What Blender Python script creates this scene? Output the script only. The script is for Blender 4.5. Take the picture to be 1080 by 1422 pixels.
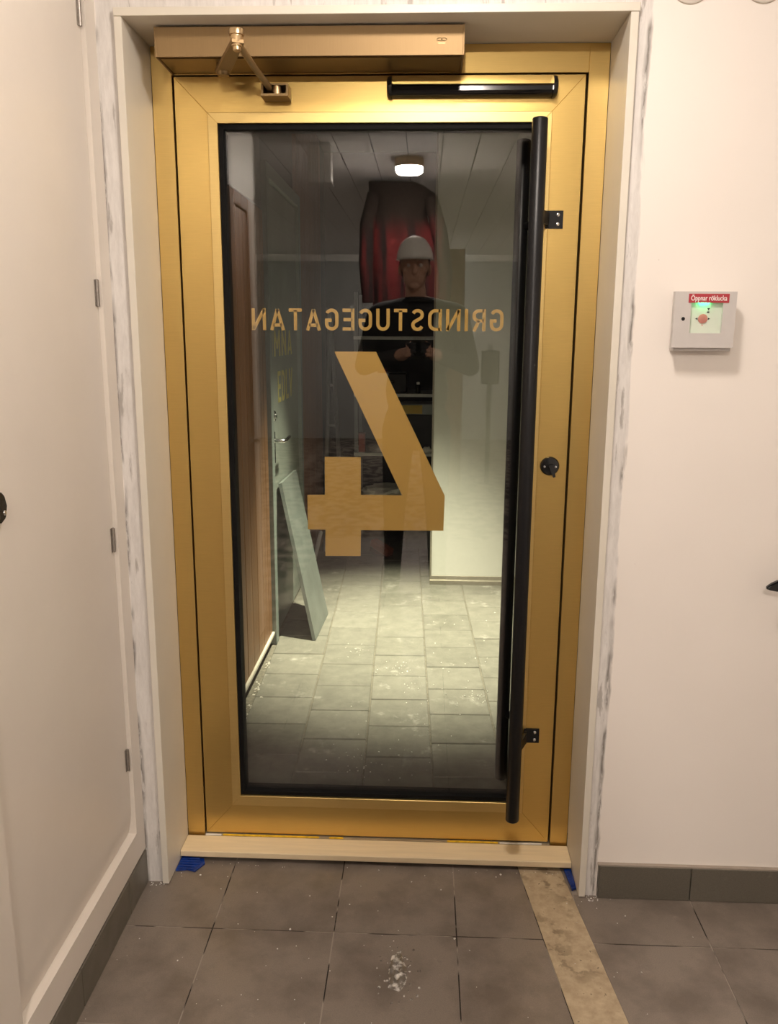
import bpy, bmesh, math, random
from mathutils import Vector, Matrix, Euler, noise as mnoise

# ------------------------------------------------------------------ clear
for o in list(bpy.data.objects):
    bpy.data.objects.remove(o, do_unlink=True)
scene = bpy.context.scene
COL = scene.collection
random.seed(7)

# ------------------------------------------------------------------ camera
cam_d = bpy.data.cameras.new('camera')
cam = bpy.data.objects.new('camera', cam_d)
COL.objects.link(cam)
scene.camera = cam
YAW, PITCH, ROLL, F = 0.0407, 0.2099, 0.0057, 1165.0
CAM = Vector((0.61556, -2.17459, 1.4608))
fwd = Vector((-math.sin(YAW) * math.cos(PITCH), math.cos(YAW) * math.cos(PITCH), -math.sin(PITCH)))
right = Vector((math.cos(YAW), math.sin(YAW), 0))
up = right.cross(fwd)
r2 = right * math.cos(ROLL) + up * math.sin(ROLL)
u2 = up * math.cos(ROLL) - right * math.sin(ROLL)
cam.matrix_world = Matrix(((r2.x, u2.x, -fwd.x, CAM.x), (r2.y, u2.y, -fwd.y, CAM.y), (r2.z, u2.z, -fwd.z, CAM.z), (0, 0, 0, 1)))
cam_d.sensor_fit = 'VERTICAL'
cam_d.sensor_height = 24.0
cam_d.lens = F / 1422.0 * 24.0
cam_d.clip_start = 0.005
cam_d.clip_end = 60

# ------------------------------------------------------------------ world and exposure
w = bpy.data.worlds.new('night')
scene.world = w
w.use_nodes = True
w.node_tree.nodes['Background'].inputs[0].default_value = (0.02, 0.025, 0.035, 1)
w.node_tree.nodes['Background'].inputs[1].default_value = 0.05
scene.view_settings.view_transform = 'Standard'
scene.view_settings.look = 'None'
scene.view_settings.exposure = 0.0
scene.view_settings.gamma = 1.0
scene.view_settings.use_curve_mapping = False

INDOOR = (1.0, 0.885, 0.785)      # warm ceiling lamps
LAMP_NEAR, LAMP_FAR = 132.0, 640.0
OUTDOOR = (1.0, 0.97, 0.70)     # greenish canopy lamp
SPOT_POWER = 1500.0

# ------------------------------------------------------------------ helpers
WORLD = {}

def finish(name, bm, mat, parent=None, smooth=False, origin=None, normals=True):
    if normals:
        bmesh.ops.recalc_face_normals(bm, faces=bm.faces[:])
    vs = [v.co for v in bm.verts]
    if origin is None:
        lo = Vector((min(v.x for v in vs), min(v.y for v in vs), min(v.z for v in vs)))
        hi = Vector((max(v.x for v in vs), max(v.y for v in vs), max(v.z for v in vs)))
        origin = Vector(((lo.x + hi.x) / 2, (lo.y + hi.y) / 2, lo.z))
    origin = Vector(origin)
    bmesh.ops.translate(bm, verts=bm.verts[:], vec=-origin)
    me = bpy.data.meshes.new(name)
    bm.to_mesh(me)
    bm.free()
    if smooth:
        for p in me.polygons:
            p.use_smooth = True
        try:
            me.set_sharp_from_angle(angle=math.radians(40))
        except Exception:
            pass
    mats = mat if isinstance(mat, (list, tuple)) else [mat]
    for m in mats:
        me.materials.append(m)
    o = bpy.data.objects.new(name, me)
    COL.objects.link(o)
    put(o, origin, parent)
    return o

def put(o, origin, parent):
    WORLD[o.name] = Vector(origin)
    if parent is not None:
        o.parent = parent
        o.location = Vector(origin) - WORLD[parent.name]
    else:
        o.location = origin

def empty(name, loc, parent=None):
    o = bpy.data.objects.new(name, None)
    o.empty_display_size = 0.05
    COL.objects.link(o)
    put(o, Vector(loc), parent)
    return o

def tag(o, label=None, cat=None, group=None, kind=None):
    if label: o['label'] = label
    if cat: o['category'] = cat
    if group: o['group'] = group
    if kind: o['kind'] = kind
    return o

def add_box(bm, lo, hi, bevel=0.0, seg=1):
    r = bmesh.ops.create_cube(bm, size=1.0)
    vs = r['verts']
    lo, hi = Vector(lo), Vector(hi)
    for v in vs:
        v.co = Vector(((lo.x + hi.x) / 2 + v.co.x * (hi.x - lo.x), (lo.y + hi.y) / 2 + v.co.y * (hi.y - lo.y), (lo.z + hi.z) / 2 + v.co.z * (hi.z - lo.z)))
    if bevel > 0:
        es = {e for v in vs for e in v.link_edges}
        bmesh.ops.bevel(bm, geom=list(es), offset=bevel, segments=seg, profile=0.5, affect='EDGES')

def box(name, lo, hi, mat, parent=None, bevel=0.0, seg=1):
    bm = bmesh.new()
    add_box(bm, lo, hi, bevel, seg)
    return finish(name, bm, mat, parent, smooth=bevel > 0 and seg > 1)

def boxes(name, lst, mat, parent=None):
    bm = bmesh.new()
    for lo, hi in lst:
        add_box(bm, lo, hi)
    return finish(name, bm, mat, parent)

def frame_of(d):
    d = d.normalized()
    a = Vector((0, 0, 1)) if abs(d.z) < 0.9 else Vector((1, 0, 0))
    x = d.cross(a).normalized()
    return x, d.cross(x).normalized()

def add_tube(bm, pts, rads, seg=16, caps=True):
    pts = [Vector(p) for p in pts]
    if not isinstance(rads, (list, tuple)):
        rads = [rads] * len(pts)
    x, y = frame_of(pts[1] - pts[0])
    rings = []
    for i, p in enumerate(pts):
        if 0 < i < len(pts) - 1:
            d = (pts[i + 1] - pts[i - 1]).normalized()
        elif i == 0:
            d = (pts[1] - pts[0]).normalized()
        else:
            d = (pts[-1] - pts[-2]).normalized()
        if d.length > 0:
            x = (x - d * x.dot(d)).normalized()
            y = d.cross(x)
        rings.append([bm.verts.new(p + (x * math.cos(2 * math.pi * k / seg) + y * math.sin(2 * math.pi * k / seg)) * max(rads[i], 1e-5)) for k in range(seg)])
    for a, b in zip(rings, rings[1:]):
        for k in range(seg):
            bm.faces.new((a[k], a[(k + 1) % seg], b[(k + 1) % seg], b[k]))
    if caps:
        bm.faces.new(rings[0][::-1])
        bm.faces.new(rings[-1])

def tube(name, pts, rads, mat, parent=None, seg=16):
    bm = bmesh.new()
    add_tube(bm, pts, rads, seg)
    return finish(name, bm, mat, parent, smooth=True)

def lathe(name, base, axis, prof, mat, parent=None, seg=28):
    """prof: list of (distance along axis, radius)"""
    bm = bmesh.new()
    a = Vector(axis).normalized()
    b = Vector(base)
    x, y = frame_of(a)
    rings = []
    for t, r in prof:
        rings.append([bm.verts.new(b + a * t + (x * math.cos(2 * math.pi * k / seg) + y * math.sin(2 * math.pi * k / seg)) * max(r, 1e-4)) for k in range(seg)])
    for p, q in zip(rings, rings[1:]):
        for k in range(seg):
            bm.faces.new((p[k], p[(k + 1) % seg], q[(k + 1) % seg], q[k]))
    bm.faces.new(rings[0][::-1])
    bm.faces.new(rings[-1])
    return finish(name, bm, mat, parent, smooth=True)

def add_prism(bm, pts, off):
    """closed polygon of 3D points extruded by vector off"""
    off = Vector(off)
    a = [bm.verts.new(Vector(p)) for p in pts]
    b = [bm.verts.new(Vector(p) + off) for p in pts]
    n = len(a)
    bm.faces.new(a)
    bm.faces.new(b[::-1])
    for i in range(n):
        bm.faces.new((a[i], b[i], b[(i + 1) % n], a[(i + 1) % n]))

def prism(name, pts, off, mat, parent=None, smooth=False):
    bm = bmesh.new()
    add_prism(bm, pts, off)
    return finish(name, bm, mat, parent, smooth=smooth)

# ------------------------------------------------------------------ materials
def new_mat(name):
    m = bpy.data.materials.new(name)
    m.use_nodes = True
    nt = m.node_tree
    b = nt.nodes['Principled BSDF']
    return m, nt, b

def N(nt, t, **kw):
    n = nt.nodes.new(t)
    for k, v in kw.items():
        if k.startswith('i_'):
            n.inputs[k[2:].replace('_', ' ')].default_value = v
        else:
            setattr(n, k, v)
    return n

def coords(nt, scale=(1, 1, 1), kind='pos'):
    mp = N(nt, 'ShaderNodeMapping')
    mp.inputs['Scale'].default_value = scale
    if kind == 'pos':
        g = N(nt, 'ShaderNodeNewGeometry')
        nt.links.new(g.outputs['Position'], mp.inputs['Vector'])
    else:
        g = N(nt, 'ShaderNodeTexCoord')
        nt.links.new(g.outputs['Object'], mp.inputs['Vector'])
    return mp.outputs['Vector']

def ramp(nt, src, stops):
    r = N(nt, 'ShaderNodeValToRGB')
    el = r.color_ramp.elements
    while len(el) < len(stops):
        el.new(0.5)
    for e, (p, c) in zip(el, stops):
        e.position = p
        e.color = c if len(c) == 4 else (*c, 1)
    nt.links.new(src, r.inputs['Fac'])
    return r.outputs['Color']

def noise(nt, vec, scale, detail=4, rough=0.55):
    n = N(nt, 'ShaderNodeTexNoise')
    n.inputs['Scale'].default_value = scale
    n.inputs['Detail'].default_value = detail
    n.inputs['Roughness'].default_value = rough
    nt.links.new(vec, n.inputs['Vector'])
    return n.outputs['Fac']

def mixc(nt, fac, a, b, blend='MIX'):
    m = N(nt, 'ShaderNodeMix', data_type='RGBA', blend_type=blend)
    for s, v in ((m.inputs[0], fac), (m.inputs[6], a), (m.inputs[7], b)):
        if isinstance(v, (int, float)):
            s.default_value = v
        elif isinstance(v, tuple):
            s.default_value = v if len(v) == 4 else (*v, 1)
        else:
            nt.links.new(v, s)
    return m.outputs[2]

def math_n(nt, op, a, b=None, clamp=False):
    m = N(nt, 'ShaderNodeMath', operation=op, use_clamp=clamp)
    for i, v in enumerate((a, b)):
        if v is None:
            continue
        if isinstance(v, (int, float)):
            m.inputs[i].default_value = v
        else:
            nt.links.new(v, m.inputs[i])
    return m.outputs[0]

def bump(nt, b, h, strength=0.2, dist=0.002):
    n = N(nt, 'ShaderNodeBump')
    n.inputs['Strength'].default_value = strength
    n.inputs['Distance'].default_value = dist
    nt.links.new(h, n.inputs['Height'])
    nt.links.new(n.outputs['Normal'], b.inputs['Normal'])

def simple(name, col, rough=0.5, metal=0.0, var=0.08, scale=40, bmp=0.0, coat=0.0, stretch=(1, 1, 1), spec=0.5):
    m, nt, b = new_mat(name)
    v = coords(nt, stretch)
    n = noise(nt, v, scale)
    lo = tuple(max(0, c * (1 - var)) for c in col)
    hi = tuple(min(1, c * (1 + var)) for c in col)
    nt.links.new(ramp(nt, n, [(0.3, lo), (0.7, hi)]), b.inputs['Base Color'])
    b.inputs['Roughness'].default_value = rough
    b.inputs['Metallic'].default_value = metal
    b.inputs['Coat Weight'].default_value = coat
    b.inputs['Specular IOR Level'].default_value = spec
    if bmp:
        bump(nt, b, n, bmp)
    return m

def emitter(name, col, strength):
    m, nt, b = new_mat(name)
    b.inputs['Base Color'].default_value = (0.8, 0.8, 0.8, 1)
    b.inputs['Emission Color'].default_value = (*col, 1)
    b.inputs['Emission Strength'].default_value = strength
    return m

M = {}
M['white_lacquer'] = simple('white_lacquer', (0.72, 0.66, 0.59), 0.38, var=0.02, scale=6)
M['jamb'] = simple('jamb_lacquer', (0.70, 0.655, 0.565), 0.42, var=0.03, scale=5)
M['ceiling'] = simple('ceiling_paint', (0.85, 0.83, 0.80), 0.8, var=0.03)
M['cornice'] = simple('cornice_paint', (0.85, 0.84, 0.80), 0.6, var=0.02)
M['back'] = simple('back_wall_paint', (0.42, 0.43, 0.42), 0.8, var=0.04, scale=3)
M['side'] = simple('side_wall_paint', (0.84, 0.80, 0.76), 0.8, var=0.03, scale=3)
M['black'] = simple('black_powder_coat', (0.008, 0.008, 0.009), 0.36, var=0.2, scale=300, spec=0.3)
M['black_gloss'] = simple('black_gloss_plastic', (0.008, 0.008, 0.009), 0.12, var=0.1)
M['rubber'] = simple('black_rubber', (0.005, 0.005, 0.005), 0.7, var=0.2, spec=0.15)
M['steel'] = simple('brushed_steel', (0.62, 0.60, 0.57), 0.3, 1.0, var=0.1, scale=90)
M['chrome'] = simple('chrome', (0.8, 0.8, 0.8), 0.15, 1.0, var=0.03)
M['hinge'] = simple('hinge_metal', (0.34, 0.31, 0.28), 0.4, 0.8, var=0.1, scale=90)
M['dark_gap'] = simple('dark_gap', (0.02, 0.018, 0.016), 0.9)

def gold_mat(name, base, rough, metal=0.97, stretch=(3, 1, 120)):
    m, nt, b = new_mat(name)
    v = coords(nt, stretch)
    n = noise(nt, v, 6, 3)
    n2 = noise(nt, coords(nt), 3, 2)
    c = ramp(nt, n, [(0.2, tuple(x * 0.93 for x in base)), (0.8, tuple(min(1, x * 1.05) for x in base))])
    c = mixc(nt, 0.12, c, ramp(nt, n2, [(0.35, tuple(x * 0.75 for x in base)), (0.65, base)]))
    nt.links.new(c, b.inputs['Base Color'])
    b.inputs['Metallic'].default_value = metal
    b.inputs['Roughness'].default_value = rough
    return m
GOLD = (0.70, 0.49, 0.165)
M['gold'] = gold_mat('gold_anodised', GOLD, 0.31)
M['gold_bead'] = gold_mat('gold_bead', (0.76, 0.56, 0.22), 0.38)
M['gold_frame'] = gold_mat('gold_frame', (0.68, 0.48, 0.17), 0.36)
M['bronze'] = gold_mat('champagne_anodised', (0.29, 0.19, 0.085), 0.5, 0.55, (120, 1, 3))
M['bronze_dark'] = gold_mat('dark_bronze', (0.25, 0.17, 0.08), 0.35, 0.85)
M['brass'] = gold_mat('satin_brass', (0.62, 0.45, 0.25), 0.28, 0.9)
M['gold_film'] = simple('gold_vinyl_film', (0.72, 0.455, 0.12), 0.5, 0.25, var=0.03, scale=12)
M['yellow'] = simple('yellow_tape', (0.80, 0.50, 0.02), 0.5, var=0.25, scale=60)
M['sill'] = simple('cream_wood_board', (0.78, 0.64, 0.42), 0.45, var=0.06, scale=8, stretch=(1, 14, 1))

# clear pane of the glazing unit: straight-through transmission with a Fresnel mirror reflection
def glass_mat():
    m = bpy.data.materials.new('clear_glass')
    m.use_nodes = True
    nt = m.node_tree
    nt.nodes.clear()
    out = N(nt, 'ShaderNodeOutputMaterial')
    fr = N(nt, 'ShaderNodeFresnel')
    # same index step whether the ray meets the pane from the room or from inside the sheet
    gm = N(nt, 'ShaderNodeNewGeometry')
    ior = N(nt, 'ShaderNodeMapRange')
    ior.inputs['To Min'].default_value = 1.64
    ior.inputs['To Max'].default_value = 1 / 1.64
    nt.links.new(gm.outputs['Backfacing'], ior.inputs['Value'])
    nt.links.new(ior.outputs['Result'], fr.inputs['IOR'])
    vn = N(nt, 'ShaderNodeTexNoise')
    vn.inputs['Scale'].default_value = 2.0
    tr = N(nt, 'ShaderNodeBsdfTransparent')
    cr = ramp(nt, vn.outputs['Fac'], [(0.0, (0.972, 0.972, 0.966)), (1.0, (0.976, 0.976, 0.970))])
    nt.links.new(cr, tr.inputs['Color'])
    gl = N(nt, 'ShaderNodeBsdfGlossy')
    gl.inputs['Roughness'].default_value = 0.0
    mx = N(nt, 'ShaderNodeMixShader')
    nt.links.new(fr.outputs[0], mx.inputs[0])
    nt.links.new(tr.outputs[0], mx.inputs[1])
    nt.links.new(gl.outputs[0], mx.inputs[2])
    nt.links.new(mx.outputs[0], out.inputs['Surface'])
    return m
M['glass'] = glass_mat()

# wall paint over plaster, scraped raw in a ragged band beside the new door lining
def plaster_mat():
    m, nt, b = new_mat('scraped_plaster_wall')
    g = N(nt, 'ShaderNodeNewGeometry')
    sx = N(nt, 'ShaderNodeSeparateXYZ')
    nt.links.new(g.outputs['Position'], sx.inputs[0])
    X, Z = sx.outputs['X'], sx.outputs['Z']
    vz = coords(nt, (14, 14, 2.2))
    wob = noise(nt, vz, 1.0, 5, 0.65)
    fine = noise(nt, coords(nt, (90, 90, 16)), 1.0, 6, 0.7)
    # distance outwards from either side lining
    dR = math_n(nt, 'SUBTRACT', X, 1.060)
    dL = math_n(nt, 'SUBTRACT', -0.089, X)
    dd = math_n(nt, 'MAXIMUM', dR, dL)
    edge = math_n(nt, 'ADD', 0.012, math_n(nt, 'MULTIPLY', wob, 0.042))
    sgn = math_n(nt, 'SUBTRACT', edge, dd)                     # > 0 inside the scraped band
    raw = math_n(nt, 'MULTIPLY', sgn, 300.0, clamp=True)
    # dark torn rim where the old lining came off
    rim = math_n(nt, 'SUBTRACT', 1.0, math_n(nt, 'MULTIPLY', math_n(nt, 'ABSOLUTE', math_n(nt, 'SUBTRACT', sgn, 0.005)), 130.0), clamp=True)
    patch = ramp(nt, fine, [(0.39, (0, 0, 0)), (0.51, (1, 1, 1))])
    torn = math_n(nt, 'MULTIPLY', rim, patch)
    long_ = ramp(nt, noise(nt, coords(nt, (6, 6, 5.5)), 1.0, 2), [(0.42, (0, 0, 0)), (0.52, (1, 1, 1))])
    torn = math_n(nt, 'MULTIPLY', torn, long_)
    smear = ramp(nt, fine, [(0.35, (0.63, 0.60, 0.57)), (0.62, (0.74, 0.71, 0.68))])
    paint = ramp(nt, noise(nt, coords(nt), 2.5, 3), [(0.3, (0.83, 0.775, 0.72)), (0.7, (0.86, 0.805, 0.75))])
    spots = ramp(nt, noise(nt, coords(nt), 55, 2), [(0.775, (0, 0, 0)), (0.80, (1, 1, 1))])
    c = mixc(nt, raw, paint, smear)
    c = mixc(nt, torn, c, (0.20, 0.18, 0.16))
    gouge = ramp(nt, noise(nt, coords(nt, (34, 34, 5)), 1.0, 5, 0.65), [(0.60, (0, 0, 0)), (0.66, (1, 1, 1))])
    c = mixc(nt, math_n(nt, 'MULTIPLY', math_n(nt, 'MULTIPLY', gouge, raw), 0.7), c, (0.30, 0.27, 0.24))
    c = mixc(nt, math_n(nt, 'MULTIPLY', spots, 0.35), c, (0.5, 0.46, 0.42))
    nt.links.new(c, b.inputs['Base Color'])
    b.inputs['Roughness'].default_value = 0.75
    h = math_n(nt, 'ADD', math_n(nt, 'MULTIPLY', raw, -0.6), math_n(nt, 'MULTIPLY', fine, math_n(nt, 'ADD', math_n(nt, 'MULTIPLY', raw, 0.5), 0.05)))
    bump(nt, b, h, 0.35, 0.003)
    return m
M['plaster'] = plaster_mat()

def tile_mat(name, base, dirt, rough=0.42, amount=0.5):
    m, nt, b = new_mat(name)
    v = coords(nt)
    inf = N(nt, 'ShaderNodeObjectInfo')
    rnd = ramp(nt, inf.outputs['Random'], [(0.0, tuple(x * 0.90 for x in base)), (1.0, tuple(x * 1.08 for x in base))])
    grain = noise(nt, v, 420, 2, 0.6)
    c = mixc(nt, 0.25, rnd, ramp(nt, grain, [(0.35, tuple(x * 0.6 for x in base)), (0.65, tuple(min(1, x * 1.35) for x in base))]))
    blot = ramp(nt, noise(nt, v, 7, 6, 0.6), [(0.44, (0, 0, 0)), (0.66, (1, 1, 1))])
    c = mixc(nt, math_n(nt, 'MULTIPLY', blot, amount), c, dirt)
    spk = ramp(nt, noise(nt, v, 38, 4, 0.7), [(0.60, (0, 0, 0)), (0.70, (1, 1, 1))])
    c = mixc(nt, math_n(nt, 'MULTIPLY', spk, amount * 0.5), c, tuple(x * 0.45 for x in base))
    dust = ramp(nt, noise(nt, v, 17, 6, 0.75), [(0.62, (0, 0, 0)), (0.80, (1, 1, 1))])
    c = mixc(nt, math_n(nt, 'MULTIPLY', dust, 0.35), c, (0.42, 0.38, 0.33))
    nt.links.new(c, b.inputs['Base Color'])
    rr = ramp(nt, noise(nt, v, 9, 4), [(0.3, (rough - 0.1,) * 3), (0.7, (rough + 0.12,) * 3)])
    nt.links.new(rr, b.inputs['Roughness'])
    bump(nt, b, grain, 0.12, 0.0006)
    return m
M['tile'] = tile_mat('grey_floor_tile', (0.205, 0.170, 0.140), (0.085, 0.066, 0.050), 0.40, 0.55)
M['tile_base'] = tile_mat('grey_skirting_tile', (0.125, 0.112, 0.088), (0.10, 0.09, 0.07), 0.36, 0.1)

def grout_mat():
    m, nt, b = new_mat('tile_grout')
    n = noise(nt, coords(nt), 9, 2, 0.5)
    nt.links.new(ramp(nt, n, [(0.47, (0.020, 0.016, 0.013)), (0.53, (0.30, 0.26, 0.22))]), b.inputs['Base Color'])
    b.inputs['Roughness'].default_value = 0.9
    return m
M['grout'] = grout_mat()

def strip_mat():
    m, nt, b = new_mat('stained_screed_strip')
    v = coords(nt)
    c = ramp(nt, noise(nt, v, 30, 6, 0.7), [(0.3, (0.33, 0.25, 0.16)), (0.7, (0.52, 0.42, 0.28))])
    # spill stains: heavier in a blotchy field of their own
    st = ramp(nt, noise(nt, v, 22, 4, 0.6), [(0.52, (0, 0, 0)), (0.60, (1, 1, 1))])
    big = ramp(nt, noise(nt, v, 4.2, 2), [(0.42, (0, 0, 0)), (0.6, (1, 1, 1))])
    c = mixc(nt, math_n(nt, 'MULTIPLY', math_n(nt, 'MULTIPLY', st, big), 0.75), c, (0.15, 0.11, 0.065))
    dk = ramp(nt, noise(nt, v, 60, 2), [(0.68, (0, 0, 0)), (0.72, (1, 1, 1))])
    c = mixc(nt, math_n(nt, 'MULTIPLY', dk, 0.7), c, (0.10, 0.075, 0.045))
    nt.links.new(c, b.inputs['Base Color'])
    b.inputs['Roughness'].default_value = 0.6
    return m
M['strip'] = strip_mat()

def paver_mat():
    m, nt, b = new_mat('concrete_paver')
    v = coords(nt)
    inf = N(nt, 'ShaderNodeObjectInfo')
    rnd = ramp(nt, inf.outputs['Random'], [(0.0, (0.120, 0.115, 0.096)), (1.0, (0.185, 0.177, 0.150))])
    c = mixc(nt, 0.4, rnd, ramp(nt, noise(nt, v, 14, 6, 0.7), [(0.3, (0.09, 0.085, 0.07)), (0.7, (0.28, 0.265, 0.225))]))
    n = noise(nt, v, 5.5, 7, 0.75)
    dust = ramp(nt, n, [(0.58, (0, 0, 0)), (0.78, (1, 1, 1))])
    c = mixc(nt, math_n(nt, 'MULTIPLY', dust, 0.8), c, (0.62, 0.60, 0.55))
    nt.links.new(c, b.inputs['Base Color'])
    b.inputs['Roughness'].default_value = 0.75
    bump(nt, b, noise(nt, v, 90, 4), 0.25, 0.002)
    return m
M['paver'] = paver_mat()

def wood_mat(name, dark, light, sc=(30, 30, 1.2)):
    m, nt, b = new_mat(name)
    v = coords(nt, sc, 'obj')
    inf = N(nt, 'ShaderNodeObjectInfo')
    add = N(nt, 'ShaderNodeVectorMath', operation='ADD')
    nt.links.new(v, add.inputs[0])
    nt.links.new(inf.outputs['Random'], add.inputs[1])
    n = noise(nt, add.outputs[0], 1.6, 6, 0.65)
    c = ramp(nt, n, [(0.3, dark), (0.72, light)])
    c = mixc(nt, 0.35, c, ramp(nt, inf.outputs['Random'], [(0, dark), (1, light)]))
    nt.links.new(c, b.inputs['Base Color'])
    b.inputs['Roughness'].default_value = 0.5
    bump(nt, b, n, 0.15, 0.002)
    return m
M['wood'] = wood_mat('brown_cladding', (0.16, 0.075, 0.03), (0.36, 0.19, 0.09))
M['wood_red'] = wood_mat('reddish_cladding', (0.20, 0.08, 0.045), (0.34, 0.16, 0.10))
M['grey_door'] = simple('grey_door_paint', (0.27, 0.30, 0.27), 0.45, var=0.12, scale=6)
M['grey_frame'] = simple('grey_door_frame', (0.24, 0.28, 0.26), 0.45, var=0.05)
M['galv'] = simple('galvanised_sheet', (0.20, 0.225, 0.21), 0.45, 0.35, var=0.15, scale=9)
M['board_white'] = simple('white_partition', (0.86, 0.86, 0.80), 0.35, var=0.02)
M['alu'] = simple('aluminium_channel', (0.40, 0.37, 0.31), 0.4, 0.6, var=0.08)
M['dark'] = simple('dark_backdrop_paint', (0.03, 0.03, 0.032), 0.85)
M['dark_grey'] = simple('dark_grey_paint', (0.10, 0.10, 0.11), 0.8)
M['skirt'] = simple('whitish_edge_strip', (0.62, 0.58, 0.50), 0.5, var=0.1, scale=15)

# ------------------------------------------------------------------ room shell
XL = -0.117            # left wall face
YF = -0.180            # front wall face
XR = 1.90
YB = -9.60
H = 2.50
XL2 = -1.70            # left wall of the wider part behind the photographer
YC = -1.50             # where the narrow part ends
LIN_L, LIN_R, LIN_T = -0.054, 1.043, 2.132   # inner faces of the door lining

o = boxes('wall_front', [((XL2 - 0.1, YF, -0.05), (-0.072, 0.10, 2.75)),
                         ((1.061, YF, -0.05), (2.0, 0.10, 2.75)),
                         ((-0.072, YF, 2.151), (1.061, 0.10, 2.75))], M['plaster'])
tag(o, 'white painted plaster wall with scraped edges around the gold door', 'wall', kind='structure')

# left wall: plaster face with a shallow recess holding the service door leaf
LY0, LY1, LZ0, LZ1 = -0.868, -0.237, 0.180, 2.30
o = boxes('wall_left', [((XL - 0.10, LY1, 0.102), (XL, YF, H)),
                        ((XL - 0.10, YC, 0.102), (XL, LY0, H)),
                        ((XL - 0.10, LY0, 0.102), (XL, LY1, LZ0)), ((XL - 0.10, YC, 0.0), (XL - 0.012, YF, 0.102)),
                        ((XL - 0.10, LY0, LZ1), (XL, LY1, H)),
                        ((XL - 0.10, LY0, LZ0), (XL - 0.060, LY1, LZ1))], M['white_lacquer'])
tag(o, 'white lacquered side wall framing the recessed service door', 'wall', kind='structure')
o = boxes('wall_return', [((XL2 - 0.1, YC, 0.0), (XL - 0.10, YC + 0.1, H))], M['side'])
tag(o, 'white wall turning the corner behind the photographer', 'wall', kind='structure')
o = box('wall_side', (XL2 - 0.1, YB, 0.0), (XL2, YC, H), M['side'])
tag(o, 'plain side wall of the wider hall behind the photographer', 'wall', kind='structure')
o = box('wall_right', (XR, YB, 0.0), (XR + 0.1, YF, H), M['side'])
tag(o, 'plain white wall running back along the hall', 'wall', kind='structure')
o = box('wall_back', (XL2 - 0.1, YB - 0.1, 0.0), (XR + 0.1, YB, H), M['back'])
tag(o, 'grey far wall mirrored in the door glass', 'wall', kind='structure')
o = box('trim_1', (XL2, YB, H - 0.085), (XR, YB + 0.03, H), M['cornice'])
tag(o, 'pale cornice along the top of the grey far wall', 'trim', kind='structure')

ceil = box('ceiling', (XL2 - 0.1, YB - 0.1, H + 0.012), (XR + 0.1, YF, H + 0.10), M['dark_gap'])
tag(ceil, 'white boarded ceiling of the hall', 'ceiling', kind='structure')
x = XL2
while x < XR - 0.01:
    x1 = min(x + 0.20, XR)
    y0 = YB if x1 <= XL else YB
    y1 = YC if x1 <= XL else YF
    box('ceiling_board', (x + 0.003, y0 + 0.001, H), (x1 - 0.003, y1 - 0.001, H + 0.012), M['ceiling'], ceil)
    x = x1

# ------------------------------------------------------------------ interior floor: tiles laid one by one
floor = box('floor', (XL2 - 0.1, YB - 0.1, -0.10), (XR + 0.1, -0.055, -0.0012), M['grout'])
tag(floor, 'dirty grey tiled floor in front of the gold door', 'floor', kind='structure')

def clip(poly, n, c):
    out = []
    for i in range(len(poly)):
        a, b = poly[i], poly[(i + 1) % len(poly)]
        da, db = n[0] * a[0] + n[1] * a[1] - c, n[0] * b[0] + n[1] * b[1] - c
        if da <= 0: out.append(a)
        if da * db < 0:
            t = da / (da - db)
            out.append((a[0] + (b[0] - a[0]) * t, a[1] + (b[1] - a[1]) * t))
    return out

# lines of the screed strip: x = x0 + k*(y)
def strip_x(y, side):
    return (0.888 - 0.117 * y) if side == 0 else (1.0045 - 0.121 * y)

def lay_tile(x0, x1, y0, y1, side=None):
    g = 0.0016
    poly = [(x0 + g, y0 + g), (x1 - g, y0 + g), (x1 - g, y1 - g), (x0 + g, y1 - g)]
    if side == 0:      # keep x + 0.117 y < 0.888
        poly = clip(poly, (1, 0.117), 0.888 - 0.002)
    elif side == 1:
        poly = clip(poly, (-1, -0.121), -1.0045 - 0.001)
    if len(poly) < 3:
        return
    xs = [p[0] for p in poly]; ys = [p[1] for p in poly]
    if max(xs) - min(xs) < 0.01 or max(ys) - min(ys) < 0.01:
        return
    bm = bmesh.new()
    dz = random.uniform(-0.0004, 0.0004)
    add_prism(bm, [(p[0], p[1], dz) for p in poly], (0, 0, -0.008))
    finish('floor_tile', bm, M['tile'], floor)

ys = [-0.060, -0.355]
while ys[-1] > -3.6:
    ys.append(ys[-1] - 0.305)
for a, b in zip(ys, ys[1:]):
    x = 0.105
    while x > XL + 0.002:
        x -= 0.305
    while x < 1.25:
        lay_tile(max(x, XL), x + 0.305, b, a, 0)
        x += 0.305
    yo = -0.008
    x = 1.030
    while x < XR:
        lay_tile(x, min(x + 0.305, XR), b + yo, min(a + yo, YF), 1)
        x += 0.305
    x = 1.030
    lay_tile(x - 0.305, x, b + yo, a + yo, 1) if b < -0.35 else None
bm = bmesh.new()
add_prism(bm, [(strip_x(-0.062, 0), -0.062, 0.0004), (strip_x(-0.062, 1), -0.062, 0.0004), (strip_x(-3.5, 1), -3.5, 0.0004), (strip_x(-3.5, 0), -3.5, 0.0004)], (0, 0, -0.008))
o = finish('trim_2', bm, M['strip'])
tag(o, 'stained beige strip running between the two fields of grey tiles', 'floor strip', kind='structure')

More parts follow.
